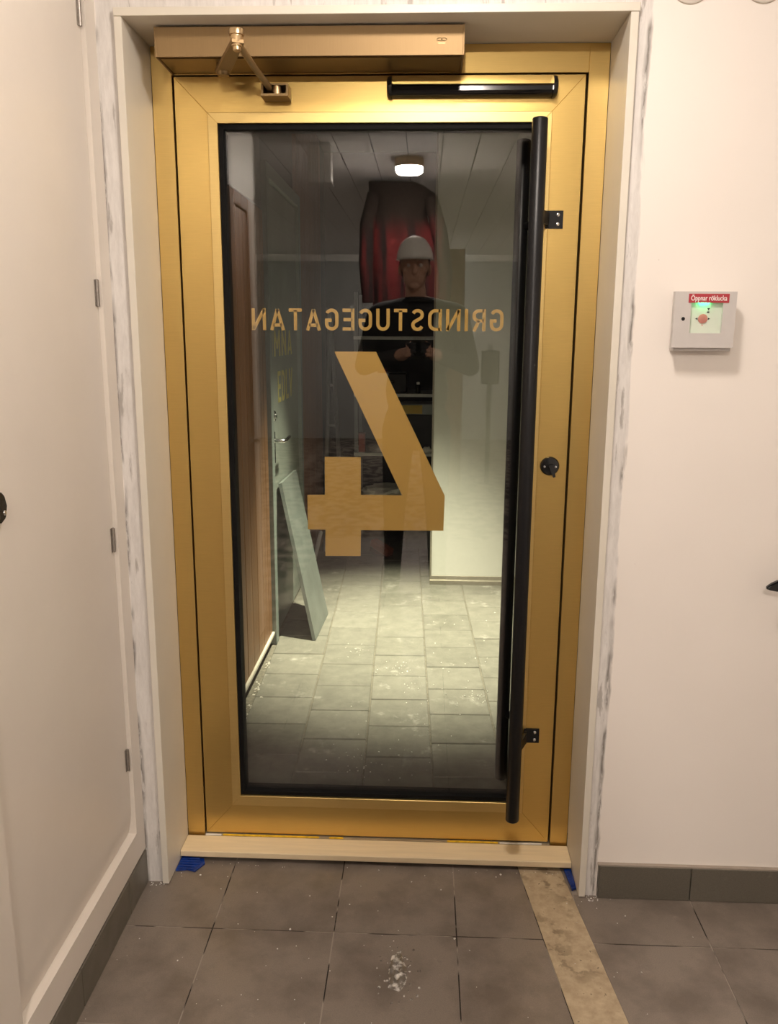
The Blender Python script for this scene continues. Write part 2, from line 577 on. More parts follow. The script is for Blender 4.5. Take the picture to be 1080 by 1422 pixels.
# tiled skirtings
bb = boxes('baseboard_right', [((1.092, YF - 0.004, 0.0), (XR, YF, 0.097))], M['grout'])
tag(bb, 'dark grey tile skirting under the white wall with the control box', 'baseboard', kind='structure')
x = 1.094
for x1 in (1.334, 1.639, XR):
    box('skirting_tile', (x, YF - 0.012, 0.001), (x1 - 0.0025, YF - 0.002, 0.095), M['tile_base'], bb, 0.0008)
    x = x1
box('cap_bead', (1.090, YF - 0.011, 0.0955), (XR, YF, 0.0995), simple('skirting_cap', (0.34, 0.29, 0.24), 0.6), bb)
bb = boxes('baseboard_left', [((XL - 0.012, YC, 0.0), (XL - 0.004, YF, 0.097))], M['grout'])
tag(bb, 'dark grey tile skirting under the white service door', 'baseboard', kind='structure')
y = YF - 0.002
for y1 in (-0.318, -0.620, -0.922, -1.224, YC):
    box('skirting_tile', (XL - 0.006, y1 + 0.0025, 0.001), (XL + 0.003, y, 0.097), M['tile_base'], bb, 0.0008)
    y = y1

# ------------------------------------------------------------------ door lining boards and the sill
o = box('trim_3', (LIN_L - 0.017, -0.193, 0.003), (LIN_L, 0.0, LIN_T), M['jamb'], bevel=0.0008)
tag(o, 'white lining board on the hinge-side reveal beside the service door', 'lining', kind='structure')
o = box('trim_4', (LIN_R, -0.193, 0.003), (LIN_R + 0.017, 0.0, LIN_T), M['jamb'], bevel=0.0008)
tag(o, 'white lining board on the reveal nearest the control box', 'lining', kind='structure')
o = box('trim_5', (LIN_L - 0.017, -0.195, LIN_T), (LIN_R + 0.019, 0.0, LIN_T + 0.017), M['jamb'], bevel=0.0008)
tag(o, 'white lining board across the top of the door reveal', 'lining', kind='structure')
o = box('trim_6', (LIN_L + 0.001, -0.086, 0.013), (LIN_R - 0.001, -0.008, 0.030), M['sill'], bevel=0.0012)
tag(o, 'cream wooden sill board lying along the foot of the gold door', 'sill', kind='structure')
o = box('trim_7', (LIN_L - 0.017, -0.055, -0.08), (LIN_R + 0.017, 0.10, 0.010), M['dark_gap'])
tag(o, 'dark gap under the cream sill board', 'gap', kind='structure')

# ------------------------------------------------------------------ the gold door
door = empty('door_1', (0.495, 0.02, 0.0))
tag(door, 'gold metal glazed door with mirrored street lettering and number 4', 'door', kind='structure')
G = 0.004
# fixed frame
def gold_bar(name, lo, hi, mat='gold'):
    return box(name, lo, hi, M[mat], door, 0.0008)
gold_bar('frame_post', (LIN_L + 0.0005, 0.000, 0.012), (-0.004, 0.07, LIN_T - 0.001), 'gold_frame')
gold_bar('frame_post', (0.994, 0.000, 0.012), (LIN_R - 0.0005, 0.07, LIN_T - 0.001), 'gold_frame')
gold_bar('frame_head', (-0.004, 0.000, 2.067), (0.994, 0.07, LIN_T - 0.001), 'gold_frame')
# leaf members with mitred corners
L0, L1, B0, T1 = 0.001, 0.988, 0.036, 2.063      # leaf outside
I0, I1, J0, J1 = 0.080, 0.912, 0.126, 1.982      # inside of stiles / outside of beads
def mitre(name, quad, y0, y1, mat):
    bm = bmesh.new()
    add_prism(bm, [(p[0], y0, p[1]) for p in quad], (0, y1 - y0, 0))
    es = [e for e in bm.edges if abs(e.verts[0].co.y - y0) < 1e-6 and abs(e.verts[1].co.y - y0) < 1e-6]
    bmesh.ops.bevel(bm, geom=es, offset=0.0007, segments=1, affect='EDGES')
    return finish(name, bm, M[mat], door)
mitre('stile', [(L0, B0), (I0, J0), (I0, J1), (L0, T1)], 0.0, 0.062, 'gold')
mitre('stile', [(L1, B0), (L1, T1), (I1, J1), (I1, J0)], 0.0, 0.062, 'gold')
mitre('rail', [(L0, T1), (I0, J1), (I1, J1), (L1, T1)], 0.0, 0.062, 'gold')
mitre('rail', [(L0, B0), (L1, B0), (I1, J0), (I0, J0)], 0.0, 0.062, 'gold')
O0, O1, P0, P1 = 0.104, 0.888, 0.156, 1.958      # glazing opening
mitre('glazing_bead', [(I0, J0), (O0, P0), (O0, P1), (I0, J1)], -0.002, 0.020, 'gold_bead')
mitre('glazing_bead', [(I1, J0), (I1, J1), (O1, P1), (O1, P0)], -0.002, 0.020, 'gold_bead')
mitre('glazing_bead', [(I0, J1), (O0, P1), (O1, P1), (I1, J1)], -0.002, 0.020, 'gold_bead')
mitre('glazing_bead', [(I0, J0), (I1, J0), (O1, P0), (O0, P0)], -0.002, 0.020, 'gold_bead')
# black gasket inside the beads
gw = 0.013
for q in ([(O0, P0), (O0 + gw, P0 + gw), (O0 + gw, P1 - gw), (O0, P1)], [(O1, P0), (O1, P1), (O1 - gw, P1 - gw), (O1 - gw, P0 + gw)],
          [(O0, P1), (O0 + gw, P1 - gw), (O1 - gw, P1 - gw), (O1, P1)], [(O0, P0), (O1, P0), (O1 - gw, P0 + gw), (O0 + gw, P0 + gw)]):
    mitre('gasket', q, 0.006, 0.050, 'rubber')
# dark rebate behind the seam between leaf and frame
for lo, hi in (((-0.004, 0.030, 0.012), (L0, 0.060, 2.067)), ((L1, 0.030, 0.012), (0.994, 0.060, 2.067)), ((L0, 0.030, T1), (L1, 0.060, 2.067)), ((L0, 0.030, 0.012), (L1, 0.060, B0))):
    box('seal', lo, hi, M['rubber'], door)
# threshold strip with remains of yellow film
th = box('threshold', (-0.003, -0.007, 0.012), (0.993, 0.029, 0.032), simple('threshold_alu', (0.50, 0.42, 0.30), 0.4, 0.5), door)
for a, b in ((0.05, 0.33), (0.36, 0.40), (0.70, 0.845)):
    box('film_strip', (a, -0.0078, 0.0305), (b, -0.004, 0.0345), M['yellow'], th)
for a, b in ((0.0, 0.045), (0.85, 0.97)):
    box('bare_strip', (a, -0.0078, 0.0305), (b, -0.004, 0.0335), M['cornice'], th)

# double glazing: two clear panes
pane_in = box('glass_pane', (O0 + 0.002, 0.016, P0 + 0.002), (O1 - 0.002, 0.022, P1 - 0.002), M['glass'], door)
pane = box('glass_pane', (O0 + 0.002, 0.038, P0 + 0.002), (O1 - 0.002, 0.044, P1 - 0.002), M['glass'], door)

# stroke lettering -----------------------------------------------------------
def arc(cx, cy, rx, ry, a0, a1, n=10):
    return [(cx + rx * math.cos(math.radians(a0 + (a1 - a0) * i / n)), cy + ry * math.sin(math.radians(a0 + (a1 - a0) * i / n))) for i in range(n + 1)]
GLYPH = {
    'G': (0.62, [arc(.31, .69, .235, .235, 25, 180) + arc(.31, .31, .235, .235, 180, 360) + [(.545, .47), (.31, .47)]]),
    'R': (0.61, [[(.075, 0), (.075, 1)], [(.075, .925)] + arc(.31, .70, .22, .225, 90, -90) + [(.075, .475)], [(.30, .475), (.525, 0)]]),
    'I': (0.15, [[(.075, 0), (.075, 1)]]),
    'N': (0.66, [[(.075, 0), (.075, 1)], [(.585, 0), (.585, 1)], [(.085, .95), (.575, .05)]]),
    'D': (0.62, [[(.075, 0), (.075, 1)], [(.075, .925)] + arc(.27, .65, .275, .275, 90, 0) + arc(.27, .35, .275, .275, 0, -90) + [(.075, .075)]]),
    'S': (0.58, [arc(.29, .73, .21, .195, 20, 235) + arc(.29, .27, .215, .195, 55, -160)]),
    'T': (0.60, [[(0, .925), (.60, .925)], [(.30, 0), (.30, .93)]]),
    'U': (0.62, [[(.075, 1)] + arc(.31, .31, .235, .235, 180, 360) + [(.545, 1)]]),
    'E': (0.54, [[(.075, 0), (.075, 1)], [(.075, .925), (.54, .925)], [(.075, .5), (.50, .5)], [(.075, .075), (.54, .075)]]),
    'A': (0.68, [[(.065, 0), (.34, .96)], [(.34, .96), (.615, 0)], [(.14, .24), (.54, .24)]]),
    'L': (0.52, [[(.075, 1), (.075, 0)], [(.075, .075), (.52, .075)]]),
    'V': (0.68, [[(.065, 1), (.34, .04)], [(.34, .04), (.615, 1)]]),
    'M': (0.80, [[(.075, 0), (.075, 1)], [(.725, 0), (.725, 1)], [(.085, .97), (.40, .3)], [(.40, .3), (.715, .97)]]),
}
def stroke_glyph(bm, ch, put2d, off, sw=0.15):
    """put2d maps glyph coordinates to 3D; off is the thickness vector"""
    for pl in GLYPH[ch][1]:
        P = [Vector((p[0], p[1])) for p in pl]
        Q = [P[0]]
        for p in P[1:]:
            if (p - Q[-1]).length > 1e-4:
                Q.append(p)
        P = Q
        Lft, Rgt = [], []
        for i, p in enumerate(P):
            d0 = (P[i] - P[i - 1]).normalized() if i > 0 else (P[1] - P[0]).normalized()
            d1 = (P[i + 1] - P[i]).normalized() if i < len(P) - 1 else d0
            n0, n1 = Vector((-d0.y, d0.x)), Vector((-d1.y, d1.x))
            n = (n0 + n1)
            n = n.normalized() if n.length > 1e-6 else n0
            k = sw / 2 / max(0.5, n.dot(n0))
            Lft.append(p + n * k); Rgt.append(p - n * k)
        f, b = [], []
        for a, c in zip(Lft, Rgt):
            f.append((bm.verts.new(put2d(a.x, a.y)), bm.verts.new(put2d(c.x, c.y))))
            b.append((bm.verts.new(put2d(a.x, a.y) + off), bm.verts.new(put2d(c.x, c.y) + off)))
        n = len(f)
        for i in range(n - 1):
            bm.faces.new((f[i][0], f[i][1], f[i + 1][1], f[i + 1][0]))
            bm.faces.new((b[i][0], b[i + 1][0], b[i + 1][1], b[i][1]))
            bm.faces.new((f[i][0], f[i + 1][0], b[i + 1][0], b[i][0]))
            bm.faces.new((f[i][1], b[i][1], b[i + 1][1], f[i + 1][1]))
        bm.faces.new((f[0][0], b[0][0], b[0][1], f[0][1]))
        bm.faces.new((f[-1][0], f[-1][1], b[-1][1], b[-1][0]))

def lettering(word, x_start, x_end, put_at, h, mat, parent, off, gap):
    """evenly fitted word; put_at(s, t) -> 3D with s the run along the word in metres and t the height"""
    tot = sum(GLYPH[c][0] for c in word) + gap * (len(word) - 1)
    run = abs(x_end - x_start)
    sx = run / tot
    s = 0.0
    for c in word:
        bm = bmesh.new()
        stroke_glyph(bm, c, lambda a, b, s=s: put_at((s + a) * sx, b * h), Vector(off))
        finish('letter', bm, mat, parent)
        s += GLYPH[c][0] + gap

YT = 0.0445
lettering('GRINDSTUGEGATAN', 0.8165, 0.1655, lambda s, t: Vector((0.8165 - s, YT, 1.467 + t)), 0.0555, M['gold_film'], pane, (0, 0.0008, 0), 0.19)
four = [(.380, 1.4135), (.489, 1.4135), (.675, 1.034), (.673, .938), (.449, .936), (.448, .863), (.351, .862), (.352, .936), (.304, .936), (.304, 1.032), (.352, 1.033), (.352, 1.136), (.449, 1.136), (.449, 1.034), (.560, 1.034)]
# the figure's counter is open where the slanted stroke meets the bar: build the outline as one closed loop
prism('numeral', [(x, YT, z) for x, z in four], (0, 0.0008, 0), M['gold_film'], pane)

# long black pull handle
ph = empty('pull_handle', (0.873, -0.085, 0.153), door)
tag(ph, 'long black tubular pull handle')
lathe('tube', (0.8735, -0.085, 0.153), (0, 0, 1), [(0, 0.012), (0.0015, 0.0165), (0.004, 0.0182), (1.792, 0.0182), (1.7945, 0.0165), (1.796, 0.012)], M['black'], ph, 32)
for zc in (1.735, 0.366):
    bk = boxes('bracket', [((0.906, -0.0035, zc - 0.021), (0.949, 0.0, zc + 0.021))], M['black'], ph)
    bm = bmesh.new()
    add_prism(bm, [(0.906, -0.0035, zc + 0.017), (0.906, -0.0035, zc - 0.017), (0.913, -0.0035, zc - 0.017), (0.913, -0.0035, zc + 0.017)], (0, -0.014, 0))
    add_prism(bm, [(0.906, -0.0175, zc - 0.015), (0.913, -0.0175, zc - 0.015), (0.885, -0.082, zc - 0.015), (0.874, -0.080, zc - 0.015)], (0, 0, 0.030))
    finish('bracket_arm', bm, M['black'], ph)
    for dz in (0.011, -0.011):
        lathe('screw', (0.936, -0.0035, zc + dz), (0, -1, 0), [(0, 0.0048), (0.0016, 0.0044), (0.0026, 0.0025), (0.0027, 0.0008)], M['chrome'], ph, 14)

# its twin on the outer face
ph2 = empty('pull_handle', (0.862, 0.14, 0.15), door)
tag(ph2, 'matching black pull handle on the outer face')
lathe('tube', (0.8620, 0.140, 0.153), (0, 0, 1), [(0, 0.012), (0.0015, 0.0165), (0.004, 0.0182), (1.792, 0.0182), (1.7945, 0.0165), (1.796, 0.012)], M['black'], ph2, 32)
for zc in (1.735, 0.366):
    tube('bracket_arm', [(0.8640, 0.140, zc), (0.915, 0.085, zc), (0.930, 0.062, zc)], 0.011, M['black'], ph2, 12)

# black thumb turn of the lock
tt = empty('thumb_turn', (0.944, 0.0, 1.126), door)
lathe('rose', (0.944, 0, 1.126), (0, -1, 0), [(0, 0.0245), (0.006, 0.0245), (0.009, 0.022), (0.010, 0.012), (0.0105, 0.001)], M['black_gloss'], tt)
bm = bmesh.new()
add_prism(bm, [(0.938, -0.010, 1.130), (0.951, -0.010, 1.132), (0.957, -0.012, 1.101), (0.951, -0.012, 1.099)], (0, -0.014, 0))
finish('turn_lever', bm, M['black_gloss'], tt)
for dx in (-0.0145, 0.0145):
    lathe('screw', (0.944 + dx, -0.0093, 1.125), (0, -1, 0), [(0, 0.0034), (0.0014, 0.003), (0.0016, 0.0008)], M['chrome'], tt, 12)

# black safety sensor bar across the head of the leaf
sb = empty('sensor_bar', (0.718, 0.0, 2.012), door)
tag(sb, 'glossy black sensor bar with rounded end caps')
prof = [(0.0, 2.013), (-0.014, 2.0115), (-0.026, 2.0140), (-0.032, 2.0215), (-0.031, 2.0310), (-0.024, 2.0375), (-0.012, 2.0400), (0.0, 2.0410)]
prism('housing', [(0.528, a, b) for a, b in prof], (0.381, 0, 0), M['black_gloss'], sb, True)
capp = [(0.0, 2.0095), (-0.018, 2.0085), (-0.034, 2.0140), (-0.042, 2.0265), (-0.040, 2.042), (-0.028, 2.054), (-0.010, 2.0575), (0.0, 2.0575)]
for xa, sgn in ((0.529, -1), (0.908, 1)):
    bm = bmesh.new()
    rows = []
    for t, s in ((0.0, 1.0), (0.006, 0.98), (0.010, 0.90), (0.012, 0.74)):
        rows.append([bm.verts.new((xa + sgn * t, a * s, 2.033 + (b - 2.033) * s)) for a, b in capp])
    for p, q in zip(rows, rows[1:]):
        for k in range(len(capp)):
            bm.faces.new((p[k], p[(k + 1) % len(capp)], q[(k + 1) % len(capp)], q[k]))
    bm.faces.new(rows[0]); bm.faces.new(rows[-1])
    finish('end_cap', bm, M['black_gloss'], sb, True)

# ------------------------------------------------------------------ door operator above the leaf
op = empty('door_operator', (0.345, -0.07, 2.04))
tag(op, 'champagne metal door operator box with folding arm above the gold leaf', 'door opener')
BX0, BX1, OY, OZ0, OZ1 = 0.004, 0.690, -0.139, 2.066, 2.127
boxes('body', [((BX0, OY, OZ0), (BX1, OY + 0.003, OZ1)), ((BX0, OY + 0.003, OZ1 - 0.003), (BX1, -0.001, OZ1)), ((BX0, OY + 0.003, OZ0 + 0.004), (BX1, -0.001, OZ0 + 0.007))], M['bronze'], op)
box('under_plate', (BX0 + 0.003, OY + 0.020, OZ0 + 0.001), (BX1 - 0.003, -0.012, OZ0 + 0.0038), M['bronze_dark'], op)
for a in (BX0 - 0.004, BX1):
    box('end_plate', (a, OY - 0.001, OZ0 - 0.001), (a + 0.004, -0.001, OZ1 + 0.001), M['bronze'], op, 0.0008)
# maker's mark: two linked rings over a short bar of small print
lg = empty('maker_mark', (0.655, OY, 2.092), op)
for cx in (0.6385, 0.6485):
    bm = bmesh.new()
    add_tube(bm, [(cx + 0.0058 * math.cos(t), OY - 0.0003, 2.0975 + 0.0028 * math.sin(t)) for t in [2 * math.pi * k / 20 for k in range(21)]], 0.0006, 6)
    finish('ring', bm, M['bronze_dark'], lg)
for k in range(6):
    box('print_dash', (0.6355 + k * 0.0027, OY - 0.0004, 2.0885), (0.6376 + k * 0.0027, OY + 0.0005, 2.0912), M['bronze_dark'], lg)
# spindle, two arms, elbow and shoe
SP, EL, SH = Vector((0.142, -0.088, 2.047)), Vector((0.206, -0.232, 2.060)), Vector((0.247, -0.040, 2.020))
lathe('spindle', (SP.x, SP.y, 2.040), (0, 0, 1), [(0, 0.012), (0.004, 0.015), (0.027, 0.015)], M['bronze_dark'], op)
def flat_bar(name, a, b, wd, th_, mat, parent, ext=0.0):
    d = (b - a).normalized()
    a2, b2 = a - d * ext, b + d * ext
    s = d.cross(Vector((0, 0, 1))).normalized() * wd / 2
    u = s.cross(d).normalized() * th_
    bm = bmesh.new()
    add_prism(bm, [a2 - s, a2 + s, b2 + s * 0.8, b2 - s * 0.8], u)
    bmesh.ops.bevel(bm, geom=bm.edges[:], offset=0.0012, segments=1, affect='EDGES')
    return finish(name, bm, mat, parent)
flat_bar('main_arm', SP, EL, 0.034, 0.009, M['bronze'], op, 0.012)
lathe('elbow_joint', (EL.x, EL.y, 2.048), (0, 0, 1), [(0, 0.007), (0.002, 0.0088), (0.009, 0.0088), (0.0095, 0.0108), (0.028, 0.0138), (0.0285, 0.0128), (0.031, 0.0128), (0.0315, 0.0158), (0.041, 0.0160), (0.043, 0.0150), (0.0435, 0.005)], M['brass'], op)
tube('link_arm', [EL + Vector((0.004, 0.006, 0.002)), EL.lerp(SH, 0.5), SH + Vector((-0.006, -0.004, 0.006))], [0.0075, 0.0072, 0.0078], M['bronze'], op, 12)
sh = boxes('door_shoe', [((0.222, -0.058, 2.005), (0.286, -0.001, 2.010)), ((0.222, -0.004, 2.010), (0.286, -0.001, 2.036)), ((0.222, -0.050, 2.010), (0.227, -0.004, 2.034)), ((0.281, -0.050, 2.010), (0.286, -0.004, 2.034)), ((0.227, -0.050, 2.030), (0.281, -0.004, 2.034))], M['bronze_dark'], op)
lathe('shoe_pin', (0.259, -0.044, 2.010), (0, 0, 1), [(0, 0.010), (0.018, 0.010), (0.020, 0.008)], M['brass'], op)

# ------------------------------------------------------------------ white service door in the left wall
d2 = empty('door_2', (XL - 0.02, (LY0 + LY1) / 2, LZ0))
tag(d2, 'flush white service door with small steel hinges in the side wall', 'door', kind='structure')
XF = XL - 0.011
bm = bmesh.new()     # leaf section: flat face, softly dished towards the foot
sec = [(XF - 0.030, LZ0 + 0.002), (XF - 0.010, LZ0 + 0.002), (XF - 0.007, LZ0 + 0.016), (XF - 0.0035, LZ0 + 0.036), (XF - 0.001, LZ0 + 0.056), (XF, LZ0 + 0.072), (XF, LZ1 - 0.002), (XF - 0.030, LZ1 - 0.002)]
add_prism(bm, [(a, LY0 + 0.002, b) for a, b in sec], (0, LY1 - LY0 - 0.004, 0))
finish('leaf', bm, M['white_lacquer'], d2, True)
for zc in (2.124, 1.546, 0.972, 0.395):
    hg = empty('hinge', (XF + 0.004, -0.250, zc - 0.03), d2)
    lathe('knuckle', (XF + 0.0035, -0.2475, zc - 0.030), (0, 0, 1), [(0, 0.002), (0.001, 0.0042), (0.029, 0.0042), (0.0295, 0.0036), (0.0305, 0.0036), (0.031, 0.0042), (0.059, 0.0042), (0.060, 0.002)], M['hinge'], hg, 14)
    box('flap', (XF + 0.0002, -0.2560, zc - 0.029), (XF + 0.0018, -0.2440, zc + 0.029), M['hinge'], hg)
hd = empty('latch', (XF, -0.785, 1.135), d2)
tag(hd, 'black rounded latch plate with a steel screw')
bm = bmesh.new()
pts = []
for k in range(24):
    t = 2 * math.pi * k / 24
    pts.append((XF, -0.779 + 0.024 * math.copysign(abs(math.cos(t)) ** 0.7, math.cos(t)), 1.160 + 0.027 * math.copysign(abs(math.sin(t)) ** 0.7, math.sin(t))))
add_prism(bm, pts, (0.012, 0, 0))
bmesh.ops.bevel(bm, geom=[e for e in bm.edges if all(v.co.x > XF + 0.01 for v in e.verts)], offset=0.003, segments=2, affect='EDGES')
finish('plate', bm, M['black_gloss'], hd, True)
lathe('screw', (XF + 0.012, -0.765, 1.149), (1, 0, 0), [(0, 0.0048), (0.0015, 0.0042), (0.002, 0.001)], M['chrome'], hd, 14)

# unseen brown door, added to keep the mirrored side wall dark in the glass
d4 = empty('added_door', (XL, -1.11, 0.102))
tag(d4, 'brown wooden door added beyond the white service door to darken the glass reflection', 'door', kind='structure')
box('leaf', (XL, -1.280, 0.104), (XL + 0.010, -1.025, 1.93), M['wood'], d4, 0.002)
for a, b in ((-1.315, -1.282), (-1.023, -0.990)):
    box('door_post', (XL, a, 0.104), (XL + 0.016, b, 1.985), M['wood'], d4, 0.002)
box('door_head', (XL, -1.282, 1.932), (XL + 0.016, -1.023, 1.985), M['wood'], d4, 0.002)
lathe('knob', (XL + 0.010, -1.250, 1.02), (1, 0, 0), [(0, 0.014), (0.006, 0.014), (0.008, 0.007), (0.022, 0.008), (0.030, 0.015), (0.040, 0.013), (0.043, 0.002)], M['steel'], d4, 18)

# ------------------------------------------------------------------ smoke-vent control box on the white wall
cb = empty('control_box', (1.243, YF, 1.41))
tag(cb, 'grey smoke vent control box with red label and green lit window', 'control box')
FY = -0.225
shell = simple('grey_box_plastic', (0.55, 0.52, 0.50), 0.45, var=0.02)
CX0, CX1, CZ0, CZ1 = 1.170, 1.306, 1.433, 1.5555
WX0, WX1, WZ0, WZ1 = 1.207, 1.277, 1.465, 1.533
box('housing', (1.178, FY + 0.012, 1.425), (1.306, YF, 1.548), shell, cb, 0.003, 2)
bm = bmesh.new()
for lo, hi in (((CX0, FY, CZ0), (WX0, FY + 0.014, CZ1)), ((WX1, FY, CZ0), (CX1, FY + 0.014, CZ1)), ((WX0, FY, CZ0), (WX1, FY + 0.014, WZ0)), ((WX0, FY, WZ1), (WX1, FY + 0.014, CZ1))):
    add_box(bm, lo, hi)
finish('cover', bm, shell, cb)
panel = box('window_plate', (WX0, FY + 0.007, WZ0), (WX1, FY + 0.0115, WZ1), simple('frosted_window_plate', (0.62, 0.68, 0.58), 0.35, var=0.03), cb)
box('led', (WX0 + 0.018, FY + 0.0010, WZ1 - 0.0030), (WX0 + 0.040, FY + 0.0040, WZ1 - 0.0002), emitter('green_led', (0.02, 1.0, 0.25), 26.0), cb)
lathe('button', (1.2365, FY + 0.007, 1.4965), (0, -1, 0), [(0, 0.0105), (0.0015, 0.0105), (0.0022, 0.009), (0.0023, 0.001)], simple('red_button', (0.50, 0.20, 0.16), 0.4), cb)
mark = simple('dark_print', (0.03, 0.03, 0.03), 0.6)
for s in (-1, 1):
    prism('arrow_mark', [(1.2365 + s * 0.0165, FY + 0.0065, 1.4965), (1.2365 + s * 0.0115, FY + 0.0065, 1.4990), (1.2365 + s * 0.0115, FY + 0.0065, 1.4940)], (0, 0.0004, 0), mark, cb)
prism('flag_mark', [(1.2445, FY + 0.0065, 1.5200), (1.2510, FY + 0.0065, 1.5200), (1.2478, FY + 0.0065, 1.5150)], (0, 0.0004, 0), mark, cb)
box('flag_foot', (1.2450, FY + 0.0065, 1.5095), (1.2500, FY + 0.0069, 1.5125), mark, cb)
lathe('dot_mark', (1.2365, FY + 0.007, 1.4825), (0, -1, 0), [(0, 0.0013), (0.0005, 0.0012)], simple('red_dot', (0.6, 0.1, 0.1), 0.5), cb, 10)
lathe('keyhole', (1.1915, FY + 0.0003, 1.4960), (0, -1, 0), [(0, 0.0042), (0.0006, 0.0040), (0.0007, 0.001)], M['black'], cb, 16)
lab = box('label_plate', (1.2005, FY - 0.0012, 1.5310), (1.2890, FY, 1.5505), simple('red_label', (0.40, 0.03, 0.045), 0.45, var=0.03), cb)
def text_mesh(name, txt, size, mat, parent, origin, width=None, bold=0.0):
    cu = bpy.data.curves.new(name, 'FONT')
    cu.body = txt
    cu.size = size
    cu.extrude = 0.0002
    cu.offset = bold
    cu.align_x = 'CENTER'
    t = bpy.data.objects.new(name + '_src', cu)
    COL.objects.link(t)
    dg = bpy.context.evaluated_depsgraph_get()
    me = bpy.data.meshes.new_from_object(t.evaluated_get(dg))
    bpy.data.objects.remove(t, do_unlink=True)
    xs = [v.co.x for v in me.vertices]
    k = (width / (max(xs) - min(xs))) if width else 1.0
    mid = (max(xs) + min(xs)) / 2
    for v in me.vertices:
        v.co = Vector(((v.co.x - mid) * k, -v.co.z, v.co.y))
    me.materials.clear()
    me.materials.append(mat)
    o = bpy.data.objects.new(name, me)
    COL.objects.link(o)
    put(o, Vector(origin), parent)
    return o
text_mesh('lettering', 'Öppnar röklucka', 0.0155, simple('white_print', (0.85, 0.80, 0.78), 0.5), lab, (1.2447, FY - 0.0015, 1.5360), 0.079, 0.0002)

# round blank covers high on the wall
for cx, nm in ((1.169, 'round white blank cover high on the wall, nearer the door'), (1.322, 'round white blank cover high on the wall, farther from the door')):
    cv = empty('cover_plate', (cx, YF, 2.15))
    tag(cv, nm, 'cover plate', 'round covers above the control box')
    lathe('disc', (cx, YF, 2.193), (0, -1, 0), [(0, 0.0435), (0.002, 0.0435), (0.004, 0.041), (0.0045, 0.001)], M['white_lacquer'], cv, 40)
    lathe('rim', (cx, YF, 2.193), (0, -1, 0), [(0, 0.0455), (0.0012, 0.0455), (0.0013, 0.0437), (0.0005, 0.0436)], simple('cover_rim', (0.42, 0.36, 0.28), 0.6), cv, 40)

# black lever handle reaching into view from further along the wall
lv = empty('lever_handle', (1.56, YF, 0.84))
tag(lv, 'black lever handle with pointed tip at the edge of the white wall', 'handle')
lathe('rose', (1.565, YF, 0.882), (0, -1, 0), [(0, 0.026), (0.007, 0.026), (0.009, 0.023), (0.0095, 0.001)], M['black_gloss'], lv)
tube('neck', [(1.565, YF - 0.009, 0.882), (1.565, -0.234, 0.882)], 0.009, M['black_gloss'], lv)
bm = bmesh.new()
add_prism(bm, [(1.429, -0.226, 0.8755), (1.436, -0.226, 0.8715), (1.458, -0.226, 0.8675), (1.575, -0.226, 0.8690), (1.578, -0.226, 0.882), (1.575, -0.226, 0.895), (1.458, -0.226, 0.8955), (1.440, -0.226, 0.886)], (0, -0.013, 0))
bmesh.ops.bevel(bm, geom=bm.edges[:], offset=0.003, segments=2, affect='EDGES')
finish('lever', bm, M['black_gloss'], lv, True)

# ------------------------------------------------------------------ small things on the floor
blue = simple('blue_plastic', (0.004, 0.032, 0.21), 0.25, var=0.3, scale=60)
sp = empty('plastic_shim', (-0.02, -0.10, 0.0))
tag(sp, 'blue plastic shim under the sill beside the hinge-side lining board', 'shim', 'blue plastic shims')
prism('plate', [(-0.052, -0.072, 0.001), (0.012, -0.080, 0.001), (0.020, -0.102, 0.001), (0.002, -0.137, 0.001), (-0.022, -0.131, 0.001), (-0.052, -0.137, 0.001)], (0, 0, 0.004), blue, sp)
for k in range(5):
    y = -0.083 - k * 0.011
    tube('ridge', [(-0.049, y - 0.002, 0.0055), (-0.020 + 0.004 * math.sin(k), y - 0.003, 0.0068), (0.010 - abs(k - 2) * 0.004, y - 0.001, 0.0055)], [0.002, 0.0026, 0.002], blue, sp, 8)
sp = empty('plastic_shim', (1.034, -0.12, 0.0))
tag(sp, 'small blue plastic shim wedged against the lining board by the beige strip', 'shim', 'blue plastic shims')
prism('plate', [(1.022, -0.082, 0.001), (1.041, -0.082, 0.001), (1.042, -0.160, 0.001), (1.030, -0.167, 0.001), (1.026, -0.130, 0.001)], (0, 0, 0.006), blue, sp)
for k in range(3):
    tube('ridge', [(1.027 + k * 0.004, -0.09, 0.0075), (1.031 + k * 0.003, -0.155, 0.0075)], 0.0018, blue, sp, 8)

# plaster crumbs
bm = bmesh.new()
def crumb(bm, x, y, r, z=0.0):
    ret = bmesh.ops.create_icosphere(bm, subdivisions=1, radius=r)
    for v in ret['verts']:
        v.co = Vector((v.co.x * random.uniform(0.6, 1.3), v.co.y * random.uniform(0.6, 1.3), v.co.z * random.uniform(0.5, 0.9))) + Vector((x, y, z + r * 0.55))
spots = [(0.845, -0.108, .0035), (0.832, -0.118, .002), (0.02, -0.150, .003), (-0.035, -0.143, .002), (0.30, -0.352, .0035), (0.60, -0.15, .002), (0.68, -0.18, .0025), (0.71, -0.365, .003), (0.40, -0.30, .002), (0.44, -0.25, .002), (1.15, -0.26, .0018), (1.30, -0.33, .0018), (0.05, -0.47, .002), (0.28, -0.42, .002)]
spots += [(random.uniform(-0.1, 1.2), random.uniform(-0.75, -0.09), random.uniform(0.0007, 0.0017)) for _ in range(70)]
spots += [(random.uniform(-0.05, 1.04), random.uniform(-0.105, -0.088), random.uniform(0.0008, 0.002)) for _ in range(25)]
spots += [(1.063 + random.uniform(0, 0.03), random.uniform(-0.205, -0.184), random.uniform(0.001, 0.002)) for _ in range(18)]
spots += [(random.uniform(-0.105, -0.06), random.uniform(-0.205, -0.184), random.uniform(0.001, 0.002)) for _ in range(14)]
for a, b, r in spots:
    crumb(bm, a, b, r)
